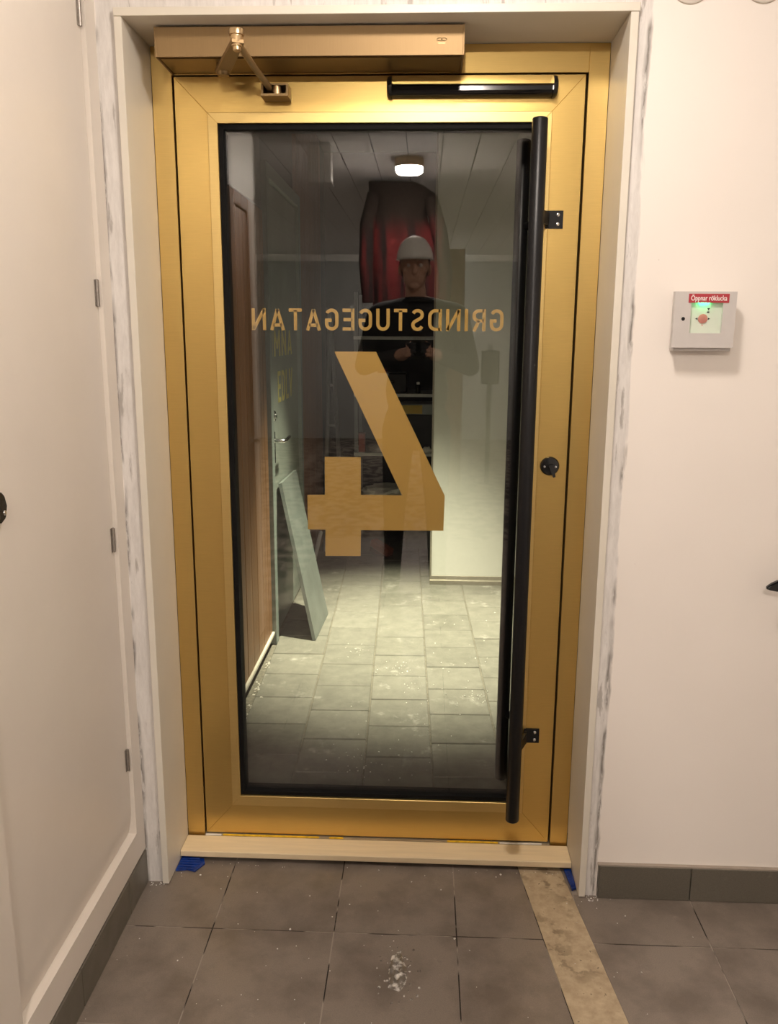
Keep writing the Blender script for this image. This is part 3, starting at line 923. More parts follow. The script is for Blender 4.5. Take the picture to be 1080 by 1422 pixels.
o = finish('plaster_debris', bm, simple('white_plaster', (0.75, 0.72, 0.68), 0.9))
tag(o, 'white plaster crumbs scattered over the grey floor tiles', 'debris', kind='stuff')

# wet splash, its white glints painted into the base colour
bm = bmesh.new()
def blob(bm, cx, cy, rx, ry, hgt, n=26, rings=12):
    c = bm.verts.new((cx, cy, 0.0004 + hgt))
    prev = None
    for j in range(1, rings + 1):
        t = j / rings
        ring = []
        for k in range(n):
            a = 2 * math.pi * k / n
            rr = 1 + 0.22 * mnoise.noise(Vector((math.cos(a) * 2 + cx * 50, math.sin(a) * 2, cy * 40)))
            px, py = cx + rx * t * rr * math.cos(a), cy + ry * t * rr * math.sin(a)
            hh = hgt * (1 - t ** 3) * (0.55 + 0.9 * (mnoise.noise(Vector((px * 110, py * 60, 3.3))) + 0.4))
            if j == rings: hh = -0.0005
            ring.append(bm.verts.new((px, py, 0.0004 + max(hh, -0.0005))))
        for k in range(n):
            if prev is None:
                bm.faces.new((c, ring[k], ring[(k + 1) % n]))
            else:
                bm.faces.new((prev[k], ring[k], ring[(k + 1) % n], prev[(k + 1) % n]))
        prev = ring
blob(bm, 0.572, -0.480, 0.021, 0.062, 0.0060, 72, 34)
rs = random.Random(3)
for k in range(46):
    a, d = rs.uniform(0, 6.28), rs.uniform(0.6, 2.0)
    blob(bm, 0.574 + 0.030 * d * math.cos(a) + rs.uniform(-.006, .012), -0.482 + 0.050 * d * math.sin(a), rs.uniform(.0012, .0034), rs.uniform(.0015, .005), rs.uniform(.0006, .0018), 8, 3)
mw, nt, b = new_mat('wet_gel_painted_glints')
nt.links.new(ramp(nt, noise(nt, coords(nt), 60, 3), [(0.47, (0.14, 0.125, 0.11)), (0.66, (0.75, 0.73, 0.69))]), b.inputs['Base Color'])  # pale patches in the colour stand in for wet highlights
b.inputs['Roughness'].default_value = 0.06
b.inputs['Specular IOR Level'].default_value = 0.9
b.inputs['Coat Weight'].default_value = 1.0
b.inputs['Coat Roughness'].default_value = 0.04
o = finish('water_splash', bm, mw, None, True)
tag(o, 'clear splash with painted-in glints on the floor tile in front of the door', 'splash', kind='stuff')

# ------------------------------------------------------------------ outside: paved passage
ROT = -0.0235
of = box('floor_outside', (-1.0, 0.10, -0.12), (3.0, 6.2, -0.004), simple('paver_joint_sand', (0.16, 0.145, 0.115), 0.95, var=0.4, scale=60))
tag(of, 'concrete paved passage outside the glass', 'pavement', kind='structure')
pm = {}
def paver(w_, d_):
    key = (round(w_, 3), round(d_, 3))
    if key not in pm:
        bm = bmesh.new()
        add_box(bm, (-w_ / 2, -d_ / 2, -0.03), (w_ / 2, d_ / 2, 0.0), 0.003)
        me = bpy.data.meshes.new('paver')
        bm.to_mesh(me); bm.free()
        me.materials.append(M['paver'])
        pm[key] = me
    return pm[key]
X0s = [-0.045, 0.196, 0.431, 0.666, 0.908, 1.146, 1.384, 1.62]
for c in range(7):
    a, b = X0s[c], X0s[c + 1]
    ph0 = (0.295, 0.183, 0.297, 0.172)[c % 4] + (0.0 if c < 4 else 0.01)
    r = 0
    while True:
        y0 = ph0 + r * 0.2385
        if y0 > 4.1: break
        cx, cy = (a + b) / 2, y0 + 0.119
        if r == 0 and y0 > 0.2:
            pass
        o = bpy.data.objects.new('paver', paver(b - a - 0.0045, 0.2385 - 0.004))
        COL.objects.link(o)
        o.rotation_euler = (random.uniform(-.004, .004), random.uniform(-.004, .004), -ROT)
        put(o, Vector((cx + ROT * (cy - 0.3), cy, random.uniform(-0.0015, 0.0015))), of)
        r += 1
for c in range(7):     # cut row against the threshold
    a, b = X0s[c], X0s[c + 1]
    ph0 = (0.295, 0.183, 0.297, 0.172)[c % 4] + (0.0 if c < 4 else 0.01)
    if ph0 - 0.11 > 0.02:
        o = bpy.data.objects.new('paver', paver(b - a - 0.007, ph0 - 0.11))
        COL.objects.link(o)
        put(o, Vector(((a + b) / 2 + 0.004, (ph0 + 0.10) / 2, 0.0)), of)

# gravel and rubble along the cladding
bm = bmesh.new()
rg = random.Random(11)
for k in range(900):
    y = rg.uniform(0.45, 1.62)
    crumb(bm, -0.088 + rg.random() ** 1.4 * 0.055 - 0.0235 * (y - 0.5), y, rg.uniform(0.002, 0.006), -0.012)
o = finish('gravel', bm, tile_mat('gravel_stone', (0.16, 0.145, 0.12), (0.09, 0.08, 0.065), 0.8, 0.8))
tag(o, 'loose gravel along the foot of the brown cladding outside', 'gravel', kind='stuff')
bm = bmesh.new()
for (cx, cy, n, s) in ((-0.062, 1.08, 26, .035), (-0.066, 0.82, 14, .03), (-0.068, 1.36, 14, .03), (-0.06, 0.93, 6, .02)):
    for k in range(n):
        crumb(bm, cx + rg.gauss(0, s * 0.35), cy + rg.gauss(0, s), rg.uniform(0.003, 0.008), -0.008)
o = finish('rubble', bm, simple('pale_mortar_rubble', (0.62, 0.58, 0.52), 0.9))
tag(o, 'pale mortar rubble lying on the gravel outside', 'rubble', kind='stuff')
bm = bmesh.new()
for (cx, cy, n, s) in ((0.52, 1.36, 30, .05), (0.30, 1.55, 16, .05), (0.60, 1.18, 10, .04), (0.85, 1.05, 26, .06), (0.40, 0.50, 26, .05), (0.80, 1.45, 18, .12), (0.9, 1.9, 18, .15), (0.7, 0.8, 20, .2), (0.55, 0.6, 24, .15)):
    for k in range(n):
        crumb(bm, cx + rg.gauss(0, s), cy + rg.gauss(0, s), rg.uniform(0.0008, 0.0038), 0.0)
o = finish('mortar_specks', bm, simple('white_mortar', (0.8, 0.78, 0.72), 0.9))
tag(o, 'white mortar specks dropped on the concrete pavers outside', 'debris', kind='stuff')

# left side of the passage
XO = -0.09
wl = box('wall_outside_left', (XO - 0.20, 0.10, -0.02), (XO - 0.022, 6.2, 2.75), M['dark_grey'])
tag(wl, 'brown timber clad wall seen through the glass', 'wall', kind='structure')
y = 0.105
k = 0
while y < 1.595:
    y1 = min(y + 0.118, 1.598)
    box('cladding_board', (XO - 0.022, y + 0.002, 0.060), (XO - rg.uniform(0, 0.002), y1 - 0.002, 1.975), M['wood'], wl, 0.002)
    y = y1
box('edge_strip', (XO - 0.020, 0.11, 0.048), (XO + 0.010, 1.60, 0.064), M['skirt'], wl, 0.002)
box('upper_panel', (XO - 0.022, 0.11, 1.985), (XO - 0.006, 1.598, 2.69), simple('upper_fascia', (0.16, 0.15, 0.15), 0.7), wl)
y = 2.60
while y < 3.66:
    box('cladding_board', (XO - 0.022, y + 0.002, 0.0), (XO, y + 0.116, 2.69), M['wood_red'], wl, 0.002)
    y += 0.118

# grey steel door with yellow lettering
gd = empty('door_3', (XO, 2.13, 0.0))
tag(gd, 'grey steel door with yellow lettering and lever seen through the glass', 'door', kind='structure')
box('door_post', (XO - 0.022, 1.602, 0.0), (XO + 0.018, 1.665, 2.12), M['grey_frame'], gd, 0.002)
box('door_post', (XO - 0.022, 2.545, 0.0), (XO + 0.018, 2.598, 2.12), M['grey_frame'], gd, 0.002)
box('door_head', (XO - 0.022, 1.602, 2.12), (XO + 0.018, 2.598, 2.18), M['grey_frame'], gd, 0.002)
gl = box('leaf', (XO - 0.020, 1.670, 0.004), (XO - 0.002, 2.540, 2.115), M['grey_door'], gd, 0.002)
ylw = simple('yellow_vinyl', (0.75, 0.66, 0.22), 0.5)
lettering('EDLV', 1.895, 2.345, lambda s, t: Vector((XO - 0.0015, 1.895 + s, 1.128 + t)), 0.150, ylw, gl, (0.001, 0, 0), 0.22)
lettering('IMNA', 1.740, 2.345, lambda s, t: Vector((XO - 0.0015, 1.740 + s, 1.350 + t)), 0.125, ylw, gl, (0.001, 0, 0), 0.22)
lathe('lock_cylinder', (XO - 0.002, 1.735, 1.078), (1, 0, 0), [(0, 0.026), (0.010, 0.026), (0.014, 0.022), (0.0145, 0.012), (0.020, 0.012), (0.0205, 0.001)], M['chrome'], gl)
lvo = empty('door_lever', (XO, 1.735, 0.93), gd)
box('lever_plate', (XO - 0.002, 1.718, 0.855), (XO + 0.007, 1.752, 1.005), M['chrome'], lvo, 0.003, 2)
tube('lever_arm', [(XO + 0.005, 1.735, 0.962), (XO + 0.048, 1.735, 0.962), (XO + 0.054, 1.742, 0.962), (XO + 0.055, 1.86, 0.968)], [0.010, 0.009, 0.0095, 0.008], M['chrome'], lvo, 14)

# sheet leaning on the grey door
bm = bmesh.new()
top0, top1 = Vector((-0.083, 1.800, 0.745)), Vector((-0.083, 2.270, 0.735))
bot0, bot1 = Vector((0.092, 1.655, 0.0)), Vector((0.108, 2.050, 0.0))
nrm = (top0 - bot0).cross(bot1 - bot0).normalized()
if nrm.x > 0: nrm = -nrm
add_prism(bm, [bot0, bot1, top1, top0], -nrm * 0.020 if False else Vector((0.016, 0, 0.004)))
o = finish('leaning_sheet', bm, M['galv'])
tag(o, 'grey sheet leaning against the grey steel door outside', 'sheet')

# rest of the outside shell
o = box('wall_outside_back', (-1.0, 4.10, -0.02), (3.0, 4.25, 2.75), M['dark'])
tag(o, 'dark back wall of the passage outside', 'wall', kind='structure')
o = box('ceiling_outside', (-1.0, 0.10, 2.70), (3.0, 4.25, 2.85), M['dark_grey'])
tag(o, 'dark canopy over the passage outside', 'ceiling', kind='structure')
pt = box('wall_partition', (0.672, 2.655, 0.036), (1.75, 2.715, 2.70), M['board_white'])
tag(pt, 'white partition wall lit from above outside the glass', 'wall', kind='structure')
box('edge_trim', (0.664, 2.650, 0.036), (0.674, 2.720, 2.70), M['alu'], pt)
prism('base_channel', [(0.664, 2.630, 0.0), (0.664, 2.630, 0.022), (0.664, 2.648, 0.026), (0.664, 2.650, 0.046), (0.664, 2.655, 0.048), (0.664, 2.720, 0.048), (0.664, 2.720, 0.0)], (1.086, 0, 0), M['alu'], pt)
box('edge_clip', (0.652, 2.640, 0.400), (0.670, 2.668, 0.455), M['cornice'], pt, 0.003)
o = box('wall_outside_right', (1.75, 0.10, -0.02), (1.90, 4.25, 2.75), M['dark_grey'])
tag(o, 'dark side wall of the passage outside', 'wall', kind='structure')

# shelving with building supplies in the dark end of the passage
rk = empty('storage_rack', (0.42, 3.62, 0.0))
tag(rk, 'dark steel storage rack at the far end outside', 'rack')
rack = simple('rack_steel', (0.16, 0.16, 0.16), 0.45, 0.5)
for px in (0.165, 0.690):
    for py in (3.42, 3.82):
        box('post', (px - 0.012, py - 0.012, 0.0), (px + 0.012, py + 0.012, 1.72), rack, rk)
SHZ = (0.330, 0.655, 1.050, 1.42)
for z in SHZ:
    box('shelf', (0.150, 3.405, z), (0.705, 3.835, z + 0.020), simple('shelf_edge', (0.42, 0.42, 0.40), 0.4, 0.4), rk)
box('brace', (0.168, 3.832, 0.10), (0.69, 3.838, 1.70), M['dark'], rk)

def cloth_lump(name, c, size, mat, label, cat, grp, seed):
    bm = bmesh.new()
    bmesh.ops.create_icosphere(bm, subdivisions=4, radius=1.0)
    for v in bm.verts:
        n = v.co.normalized()
        k = 1 + 0.28 * mnoise.noise(n * 2.2 + Vector((seed, 0, 0))) + 0.12 * mnoise.noise(n * 6 + Vector((0, seed, 0)))
        v.co = Vector((math.copysign(abs(n.x) ** 0.7, n.x) * size[0] * k, n.y * size[1] * k, max(n.z, -0.55) * size[2] * (k if n.z > 0 else 1)))
    zmin = min(v.co.z for v in bm.verts)
    for v in bm.verts:
        v.co += Vector((c[0], c[1], c[2] - zmin))
    o = finish(name, bm, mat, None, True)
    return tag(o, label, cat, grp)
wcl = simple('white_cloth', (0.80, 0.78, 0.70), 0.9)
cloth_lump('cloth_bundle', (0.345, 3.52, 0.350), (0.145, 0.11, 0.060), wcl, 'long white cloth bundle on the lowest rack shelf', 'cloth', 'white bundles on the rack', 1.3)
cloth_lump('cloth_bundle', (0.335, 3.52, 0.675), (0.085, 0.08, 0.024), wcl, 'flat white cloth on the middle rack shelf beside the red box', 'cloth', 'white bundles on the rack', 4.1)
cloth_lump('cloth_bundle', (0.640, 3.437, 0.675), (0.030, 0.018, 0.026), wcl, 'small white cloth ball at the end of the middle rack shelf', 'cloth', 'white bundles on the rack', 7.7)

sbx = empty('storage_box', (0.56, 3.60, 0.93))
tag(sbx, 'yellow and grey storage box standing on the middle rack shelf', 'box', 'boxes on the rack')
box('box_body', (0.46, 3.46, 0.676), (0.69, 3.72, 0.93), M['dark'], sbx, 0.006)
box('box_lid', (0.452, 3.45, 0.930), (0.690, 3.73, 1.000), simple('grey_lid', (0.26, 0.28, 0.26), 0.5), sbx, 0.006)
box('lid_band', (0.452, 3.446, 0.935), (0.605, 3.4495, 0.992), simple('yellow_lid_band', (0.55, 0.36, 0.04), 0.5), sbx)
bt = empty('bottle', (0.575, 3.47, 1.07))
tag(bt, 'black bottle with white cap on the upper rack shelf', 'bottle')
lathe('bottle_body', (0.575, 3.470, 1.0705), (0, 0, 1), [(0, 0.014), (0.003, 0.017), (0.050, 0.017), (0.058, 0.010)], M['black_gloss'], bt, 18)
lathe('cap', (0.575, 3.470, 1.1285), (0, 0, 1), [(0, 0.011), (0.014, 0.011), (0.016, 0.009)], M['cornice'], bt, 18)
cs = empty('tool_case', (0.36, 3.6, 1.07))
tag(cs, 'black tool case lying on the upper rack shelf', 'case')
box('case_body', (0.22, 3.50, 1.0705), (0.50, 3.74, 1.20), M['black'], cs, 0.008)
tube('case_handle', [(0.31, 3.497, 1.14), (0.31, 3.47, 1.15), (0.41, 3.47, 1.15), (0.41, 3.497, 1.14)], 0.007, M['black_gloss'], cs, 10)
rb = empty('red_box', (0.20, 3.45, 0.675))
tag(rb, 'narrow red carton on the middle rack shelf near the step ladder', 'box', 'boxes on the rack')
boxes('carton', [((0.180, 3.42, 0.6755), (0.222, 3.50, 0.80))], simple('red_card', (0.30, 0.05, 0.03), 0.6), rb)
boxes('carton_flap', [((0.178, 3.418, 0.795), (0.224, 3.502, 0.803))], simple('red_card_flap', (0.26, 0.06, 0.04), 0.6), rb)
# dark plastic crate on the lower level
crt = empty('plastic_crate', (0.59, 3.52, 0.0))
tag(crt, 'grey plastic crate on the ground under the rack', 'crate')
pl = simple('grey_crate_plastic', (0.20, 0.20, 0.18), 0.5)
CR = (0.50, 3.46, 0.675, 3.70)
for lo, hi in (((CR[0], CR[1], 0.012), (CR[2], CR[1] + 0.008, 0.125)), ((CR[0], CR[3] - 0.008, 0.012), (CR[2], CR[3], 0.125)), ((CR[0], CR[1] + 0.008, 0.012), (CR[0] + 0.008, CR[3] - 0.008, 0.125)), ((CR[2] - 0.008, CR[1] + 0.008, 0.012), (CR[2], CR[3] - 0.008, 0.125))):
    box('crate_side', lo, hi, pl, crt)
box('crate_base', (CR[0], CR[1], 0.001), (CR[2], CR[3], 0.012), pl, crt)
box('crate_rim', (CR[0] - 0.005, CR[1] - 0.005, 0.119), (CR[2] + 0.005, CR[1], 0.130), pl, crt)
# broom head lying on the paving
br = empty('broom_head', (0.33, 3.31, 0.0))
tag(br, 'reddish brown broom head lying on the pavers before the rack', 'broom')
rbw = wood_mat('reddish_wood', (0.20, 0.06, 0.04), (0.36, 0.13, 0.09), (20, 3, 20))
def obox(name, c, half, yaw, pitch, mat, parent, bev=0.006):
    bm = bmesh.new()
    add_box(bm, (-half[0], -half[1], -half[2]), half, bev)
    bmesh.ops.transform(bm, matrix=Matrix.Translation(Vector(c)) @ Euler((0, pitch, yaw)).to_matrix().to_4x4(), verts=bm.verts[:])
    return finish(name, bm, mat, parent)
obox('block', (0.345, 3.29, 0.052), (0.085, 0.032, 0.026), math.radians(-42), 0.28, rbw, br)
bm = bmesh.new()
for i in range(14):
    for j in range(4):
        p = Vector((-0.075 + i * 0.0115, -0.024 + j * 0.016, 0))
        add_tube(bm, [p + Vector((0, 0, -0.024)), p + Vector((0.004 * (i - 7) / 7, 0, -0.05))], [0.0045, 0.006], 5)
bmesh.ops.transform(bm, matrix=Matrix.Translation(Vector((0.345, 3.29, 0.056))) @ Euler((0, 0.10, math.radians(-42))).to_matrix().to_4x4(), verts=bm.verts[:])
tag(finish('bristles', bm, simple('dark_bristle', (0.10, 0.045, 0.035), 0.9), br), kind='stuff')
# step ladder leaning in the corner
ld = empty('step_ladder', (0.03, 3.60, 0.0))
tag(ld, 'grey aluminium ladder leaning in the dark corner outside', 'ladder')
al = simple('ladder_aluminium', (0.30, 0.30, 0.30), 0.45, 0.5)
A0, A1 = Vector((0.085, 3.36, 0.0)), Vector((-0.060, 3.96, 1.62))
B0_, B1_ = Vector((-0.060, 3.44, 0.0)), Vector((-0.062, 4.02, 1.62))
tube('rail', [A0, A1], 0.014, al, ld, 8)
tube('rail', [Vector((-0.045, 3.36, 0.0)), Vector((-0.066, 3.96, 1.62))], 0.014, al, ld, 8)
for t in (0.17, 0.34, 0.51, 0.68, 0.85):
    tube('rung', [A0.lerp(A1, t), Vector((-0.045, 3.36, 0.0)).lerp(Vector((-0.066, 3.96, 1.62)), t)], 0.010, al, ld, 8)
o = tube('white_pipe', [(-0.080, 3.04, 0.020), (-0.060, 3.25, 0.16)], 0.014, M['cornice'], None, 12)
tag(o, 'short white pipe lying tilted at the foot of the ladder', 'pipe')

# canopy lamp: recessed fitting with its own light
cl = empty('canopy_lamp', (0.60, 1.78, 2.60))
tag(cl, 'recessed round canopy lamp lighting the pavers outside', 'lamp')
lathe('bezel', (0.60, 1.78, 2.70), (0, 0, -1), [(0, 0.085), (0.012, 0.085), (0.016, 0.075), (0.016, 0.060), (0.002, 0.058)], M['cornice'], cl)
lathe('bulb', (0.60, 1.78, 2.698), (0, 0, -1), [(0, 0.055), (0.004, 0.052), (0.006, 0.001)], emitter('canopy_bulb', OUTDOOR, 4.0), cl)
ldat = bpy.data.lights.new('canopy_light', 'SPOT')
ldat.energy = SPOT_POWER
ldat.color = OUTDOOR
ldat.spot_size = math.radians(54)
ldat.spot_blend = 1.0
ldat.shadow_soft_size = 0.05
lo_ = bpy.data.objects.new('canopy_light', ldat)
COL.objects.link(lo_)
put(lo_, Vector((0.60, 1.78, 2.675)), cl)

# ------------------------------------------------------------------ hall lamps
def ceiling_lamp(x, y, r, strength, label, drop=0.0):
    e = empty('ceiling_lamp', (x, y, H - 0.045))
    tag(e, label, 'lamp', 'round ceiling lamps of the hall')
    lathe('lamp_housing', (x, y, H), (0, 0, -1), [(0, r + 0.004), (0.008 + drop, r + 0.004), (0.010 + drop, r)], simple('lamp_ring', (0.55, 0.42, 0.25), 0.5), e, 36)
    lathe('diffuser', (x, y, H - 0.010 - drop), (0, 0, -1), [(0, r), (0.010, r * 0.99), (0.022, r * 0.93), (0.030, r * 0.78), (0.035, r * 0.4), (0.036, 0.002)], emitter('lamp_diffuser', INDOOR, strength), e, 36)
ceiling_lamp(0.68, -0.98, 0.115, LAMP_NEAR, 'round ceiling lamp over the floor in front of the gold door')
ceiling_lamp(0.506, -3.20, 0.084, LAMP_FAR, 'round ceiling lamp mirrored larger in the glass above the hanging coat', 0.045)
ceiling_lamp(0.434, -7.97, 0.085, LAMP_FAR, 'round ceiling lamp mirrored smaller in the glass, far down the hall')

# ------------------------------------------------------------------ hall contents mirrored in the glass
o = empty('hanging_box', (0.01, -2.8, 2.29))
tag(o, 'white box hung under the hall ceiling behind the photographer', 'box')
box('casing', (-0.055, -2.86, 2.295), (0.075, -2.76, H - 0.001), M['cornice'], o, 0.004)
box('bottom_flange', (-0.060, -2.865, 2.288), (0.080, -2.755, 2.296), M['cornice'], o, 0.002)
bdl = empty('tall_board', (0.84, -5.5, 0.0))
tag(bdl, 'tall brown wooden board standing in the hall behind the photographer', 'board')
box('board_face', (0.735, -5.54, 0.0), (0.955, -5.50, 2.19), M['wood'], bdl, 0.003)
box('edge_band', (0.955, -5.545, 0.0), (0.963, -5.495, 2.19), M['wood_red'], bdl, 0.001)
pb = empty('wall_panel_box', (1.25, -6.0, 0.98))
tag(pb, 'small dark distribution box on a post in the hall', 'box')
box('casing', (1.160, -6.04, 0.985), (1.335, -5.98, 1.305), M['dark'], pb, 0.006)
box('casing_lid', (1.168, -5.98, 0.993), (1.327, -5.972, 1.297), M['dark_grey'], pb, 0.003)
box('post', (1.225, -6.06, 0.0), (1.270, -6.04, 1.36), M['dark_grey'], pb)
wlamp = empty('bulb_lamp', (0.90, YB, 2.30))
tag(wlamp, 'bare bulb lamp on the grey far wall mirrored beside the hard hat', 'lamp')
lathe('socket', (0.903, YB, 2.29), (0, 1, 0), [(0, 0.035), (0.02, 0.03), (0.06, 0.022)], M['black'], wlamp)
lathe('bulb', (0.903, YB + 0.06, 2.29), (0, 1, 0), [(0, 0.018), (0.03, 0.04), (0.06, 0.05), (0.09, 0.04), (0.11, 0.005)], emitter('bare_bulb', (0.9, 0.95, 1.0), 14.0), wlamp)

# work coat hanging from the ceiling rail
hc = empty('hanging_coat', (0.47, -3.9, 1.18))
tag(hc, 'dark red and brown work coat hanging behind the photographer', 'coat')
mc, nt, b = new_mat('red_brown_cloth')
sx = N(nt, 'ShaderNodeSeparateXYZ')
nt.links.new(N(nt, 'ShaderNodeNewGeometry').outputs['Position'], sx.inputs[0])
nz = noise(nt, coords(nt, (9, 9, 2)), 1.0, 3)
zz = math_n(nt, 'ADD', sx.outputs['Z'], math_n(nt, 'MULTIPLY', nz, 0.35))
yoke = ramp(nt, math_n(nt, 'MULTIPLY', math_n(nt, 'SUBTRACT', zz, 2.18), 3.0, clamp=True), [(0.3, (0, 0, 0)), (0.7, (1, 1, 1))])
redc = ramp(nt, noise(nt, coords(nt, (16, 16, 1.2)), 1.0, 3), [(0.42, (0.014, 0.007, 0.006)), (0.60, (0.125, 0.010, 0.010))])
nt.links.new(mixc(nt, yoke, redc, (0.016, 0.009, 0.005)), b.inputs['Base Color'])
b.inputs['Roughness'].default_value = 0.9
outline = [(2.455, 0.245, 0.300), (2.43, 0.238, 0.54), (2.39, 0.240, 0.60), (2.34, 0.245, 0.672), (2.29, 0.248, 0.665), (2.24, 0.250, 0.615), (2.18, 0.252, 0.625), (2.08, 0.250, 0.670), (1.98, 0.248, 0.715), (1.80, 0.255, 0.735), (1.60, 0.27, 0.73), (1.40, 0.29, 0.70), (1.20, 0.30, 0.68)]
bm = bmesh.new()
nseg = 44
prev = None
for z, xa, xb in outline:
    z, xa, xb = min(2.48, 1.461 + (z - 1.461) * 1.07), 0.6155 + (xa - 0.6155) * 1.07, 0.6155 + (xb - 0.6155) * 1.07
    ring = []
    for k in range(nseg):
        t = 2 * math.pi * k / nseg
        cx, rx = (xa + xb) / 2, (xb - xa) / 2
        fold = 1 + 0.10 * math.sin(7 * t + z * 2) + 0.05 * math.sin(13 * t)
        ring.append(bm.verts.new((cx + rx * math.cos(t) * (0.97 + 0.03 * fold), -3.9 + 0.085 * math.sin(t) * fold * (0.7 + 0.3 * min(1, (2.5 - z) * 2)), z)))
    if prev:
        for k in range(nseg):
            bm.faces.new((prev[k], prev[(k + 1) % nseg], ring[(k + 1) % nseg], ring[k]))
    else:
        bm.faces.new(ring)
    prev = ring
bm.faces.new(prev)
finish('coat_body', bm, mc, hc, True)
tube('sleeve', [(0.642, -3.87, 2.37), (0.706, -3.84, 2.145), (0.754, -3.83, 1.877), (0.743, -3.83, 1.63)], [0.050, 0.055, 0.050, 0.042], mc, hc, 18)
tube('sleeve', [(0.251, -3.87, 2.40), (0.208, -3.84, 2.20), (0.198, -3.83, 1.93), (0.214, -3.83, 1.67)], [0.045, 0.052, 0.050, 0.042], mc, hc, 18)
tube('hanger_hook', [(0.42, -3.9, 2.47), (0.42, -3.9, H - 0.002)], 0.004, M['steel'], hc, 8)

# ------------------------------------------------------------------ the photographer
def photographer():
    root = empty('person', (0.575, -2.50, 0.0))
    tag(root, 'person in dark jacket and pale hard hat holding a phone, mirrored in the glass', 'person')
    bm = bmesh.new()
    def cap(a, b, ra, rb, n=18):
        a, b = Vector(a), Vector(b)
        d = (b - a)
        L = d.length
        d.normalize()
        pts, rr = [], []
        for i in range(5):
            t = math.pi / 2 * i / 4
            pts.append(a - d * ra * math.cos(t)); rr.append(max(ra * math.sin(t), 1e-4))
        for i in range(5):
            t = math.pi / 2 * i / 4
            pts.append(b + d * rb * math.sin(t)); rr.append(max(rb * math.cos(t), 1e-4))
        add_tube(bm, pts, rr, n)
    def ell(c, r, rot=None, sub=3):
        ret = bmesh.ops.create_icosphere(bm, subdivisions=sub, radius=1.0)
        for v in ret['verts']:
            p = Vector((v.co.x * r[0], v.co.y * r[1], v.co.z * r[2]))
            if rot: p = rot @ p
            v.co = p + Vector(c)
    PX, PY = 0.575, -2.50           # body axis; the figure faces +Y
    HX = 0.556
    # legs
    for s in (-1, 1):
        hip = (PX + s * 0.10, PY, 0.93); kn = (PX + s * 0.12, PY + 0.02, 0.50); an = (PX + s * 0.13, PY - 0.01, 0.09)
        cap(hip, kn, 0.095, 0.066); cap(kn, an, 0.064, 0.048)
        ell((PX + s * 0.135, PY + 0.065, 0.048), (0.050, 0.145, 0.046))
        ell((PX + s * 0.132, PY + 0.0, 0.06), (0.048, 0.07, 0.058))
    # torso
    ell((PX, PY, 0.97), (0.185, 0.125, 0.16))
    ell((PX, PY, 1.15), (0.175, 0.120, 0.22))
    ell((PX, PY, 1.38), (0.205, 0.130, 0.22))
    ell((PX, PY - 0.01, 1.52), (0.205, 0.105, 0.10))
    for s in (-1, 1):
        cap((PX, PY, 1.60), (PX + s * 0.20, PY - 0.005, 1.555), 0.07, 0.072)
    # neck and head, slightly bowed towards the phone
    cap((PX - 0.006, PY + 0.0, 1.56), (HX + 0.004, PY + 0.035, 1.70), 0.062, 0.056)
    hc_ = Vector((HX, PY + 0.045, 1.805))
    ell(hc_ + Vector((0, -0.012, 0.02)), (0.078, 0.095, 0.098))
    ell(hc_ + Vector((0, 0.022, -0.045)), (0.062, 0.072, 0.078))      # jaw
    ell(hc_ + Vector((0, 0.070, -0.098)), (0.026, 0.022, 0.020))      # chin
    ell(hc_ + Vector((0, 0.096, -0.015)), (0.013, 0.018, 0.027))      # nose
    ell(hc_ + Vector((0, 0.104, -0.030)), (0.016, 0.012, 0.011))
    ell(hc_ + Vector((0, 0.080, 0.030)), (0.052, 0.014, 0.012))       # brow
    ell(hc_ + Vector((0, 0.082, -0.060)), (0.026, 0.012, 0.006))      # lips
    ell(hc_ + Vector((0, 0.080, -0.070)), (0.022, 0.012, 0.006))
    for s in (-1, 1):
        ell(hc_ + Vector((s * 0.080, -0.005, -0.010)), (0.011, 0.020, 0.032))
        ell(hc_ + Vector((s * 0.042, 0.062, -0.020)), (0.024, 0.020, 0.018))
    # arms: elbows out and down, both hands up at the phone
    hands = []
    PH = Vector((0.583, -2.183, 1.402))            # phone centre
    for s in (-1, 1):
        sh_ = Vector((PX + s * 0.215, PY - 0.005, 1.55))
        elb = Vector((PX + s * 0.290, PY + 0.045, 1.285))
        wr = Vector((PH.x + s * 0.085, PH.y - 0.085, PH.z - 0.050))
        cap(sh_, elb, 0.068, 0.054); cap(elb, wr, 0.053, 0.036)
        palm = Vector((PH.x + s * 0.052, PH.y - 0.028, PH.z - 0.030))
        cap(wr, wr.lerp(palm, 0.5), 0.029, 0.028)
        rot = Euler((0.35, s * -0.5, s * 0.35)).to_matrix()
        ell(palm, (0.018, 0.038, 0.040), rot)
        hands.append((wr, palm))
        # four fingers curling round the phone edge onto its back
        for i in range(4):
            z = PH.z + 0.006 - i * 0.0205
            ln = (0.92, 1.0, 0.95, 0.78)[i]
            b0 = Vector((PH.x + s * 0.056, PH.y - 0.010, z))
            k1 = Vector((PH.x + s * 0.058, PH.y + 0.018, z + 0.002))
            k2 = k1 + Vector((-s * 0.026 * ln, 0.004, 0.001))
            k3 = k2 + Vector((-s * 0.020 * ln, -0.001, -0.001))
            cap(palm + Vector((0, 0.008, 0.022 - i * 0.014)), b0, 0.0105, 0.0095, 10)
            cap(b0, k1, 0.0095, 0.0088, 10); cap(k1, k2, 0.0088, 0.0080, 10); cap(k2, k3, 0.0080, 0.0068, 10)
        # thumb across the screen side
        t0 = palm + Vector((-s * 0.006, -0.018, 0.012))
        t1 = Vector((PH.x + s * 0.044, PH.y - 0.030, PH.z + 0.008))
        t2 = Vector((PH.x + s * 0.022, PH.y - 0.022, PH.z + 0.024))
        cap(t0, t1, 0.013, 0.0105, 10); cap(t1, t2, 0.0105, 0.0082, 10)
    me = bpy.data.meshes.new('body_src')
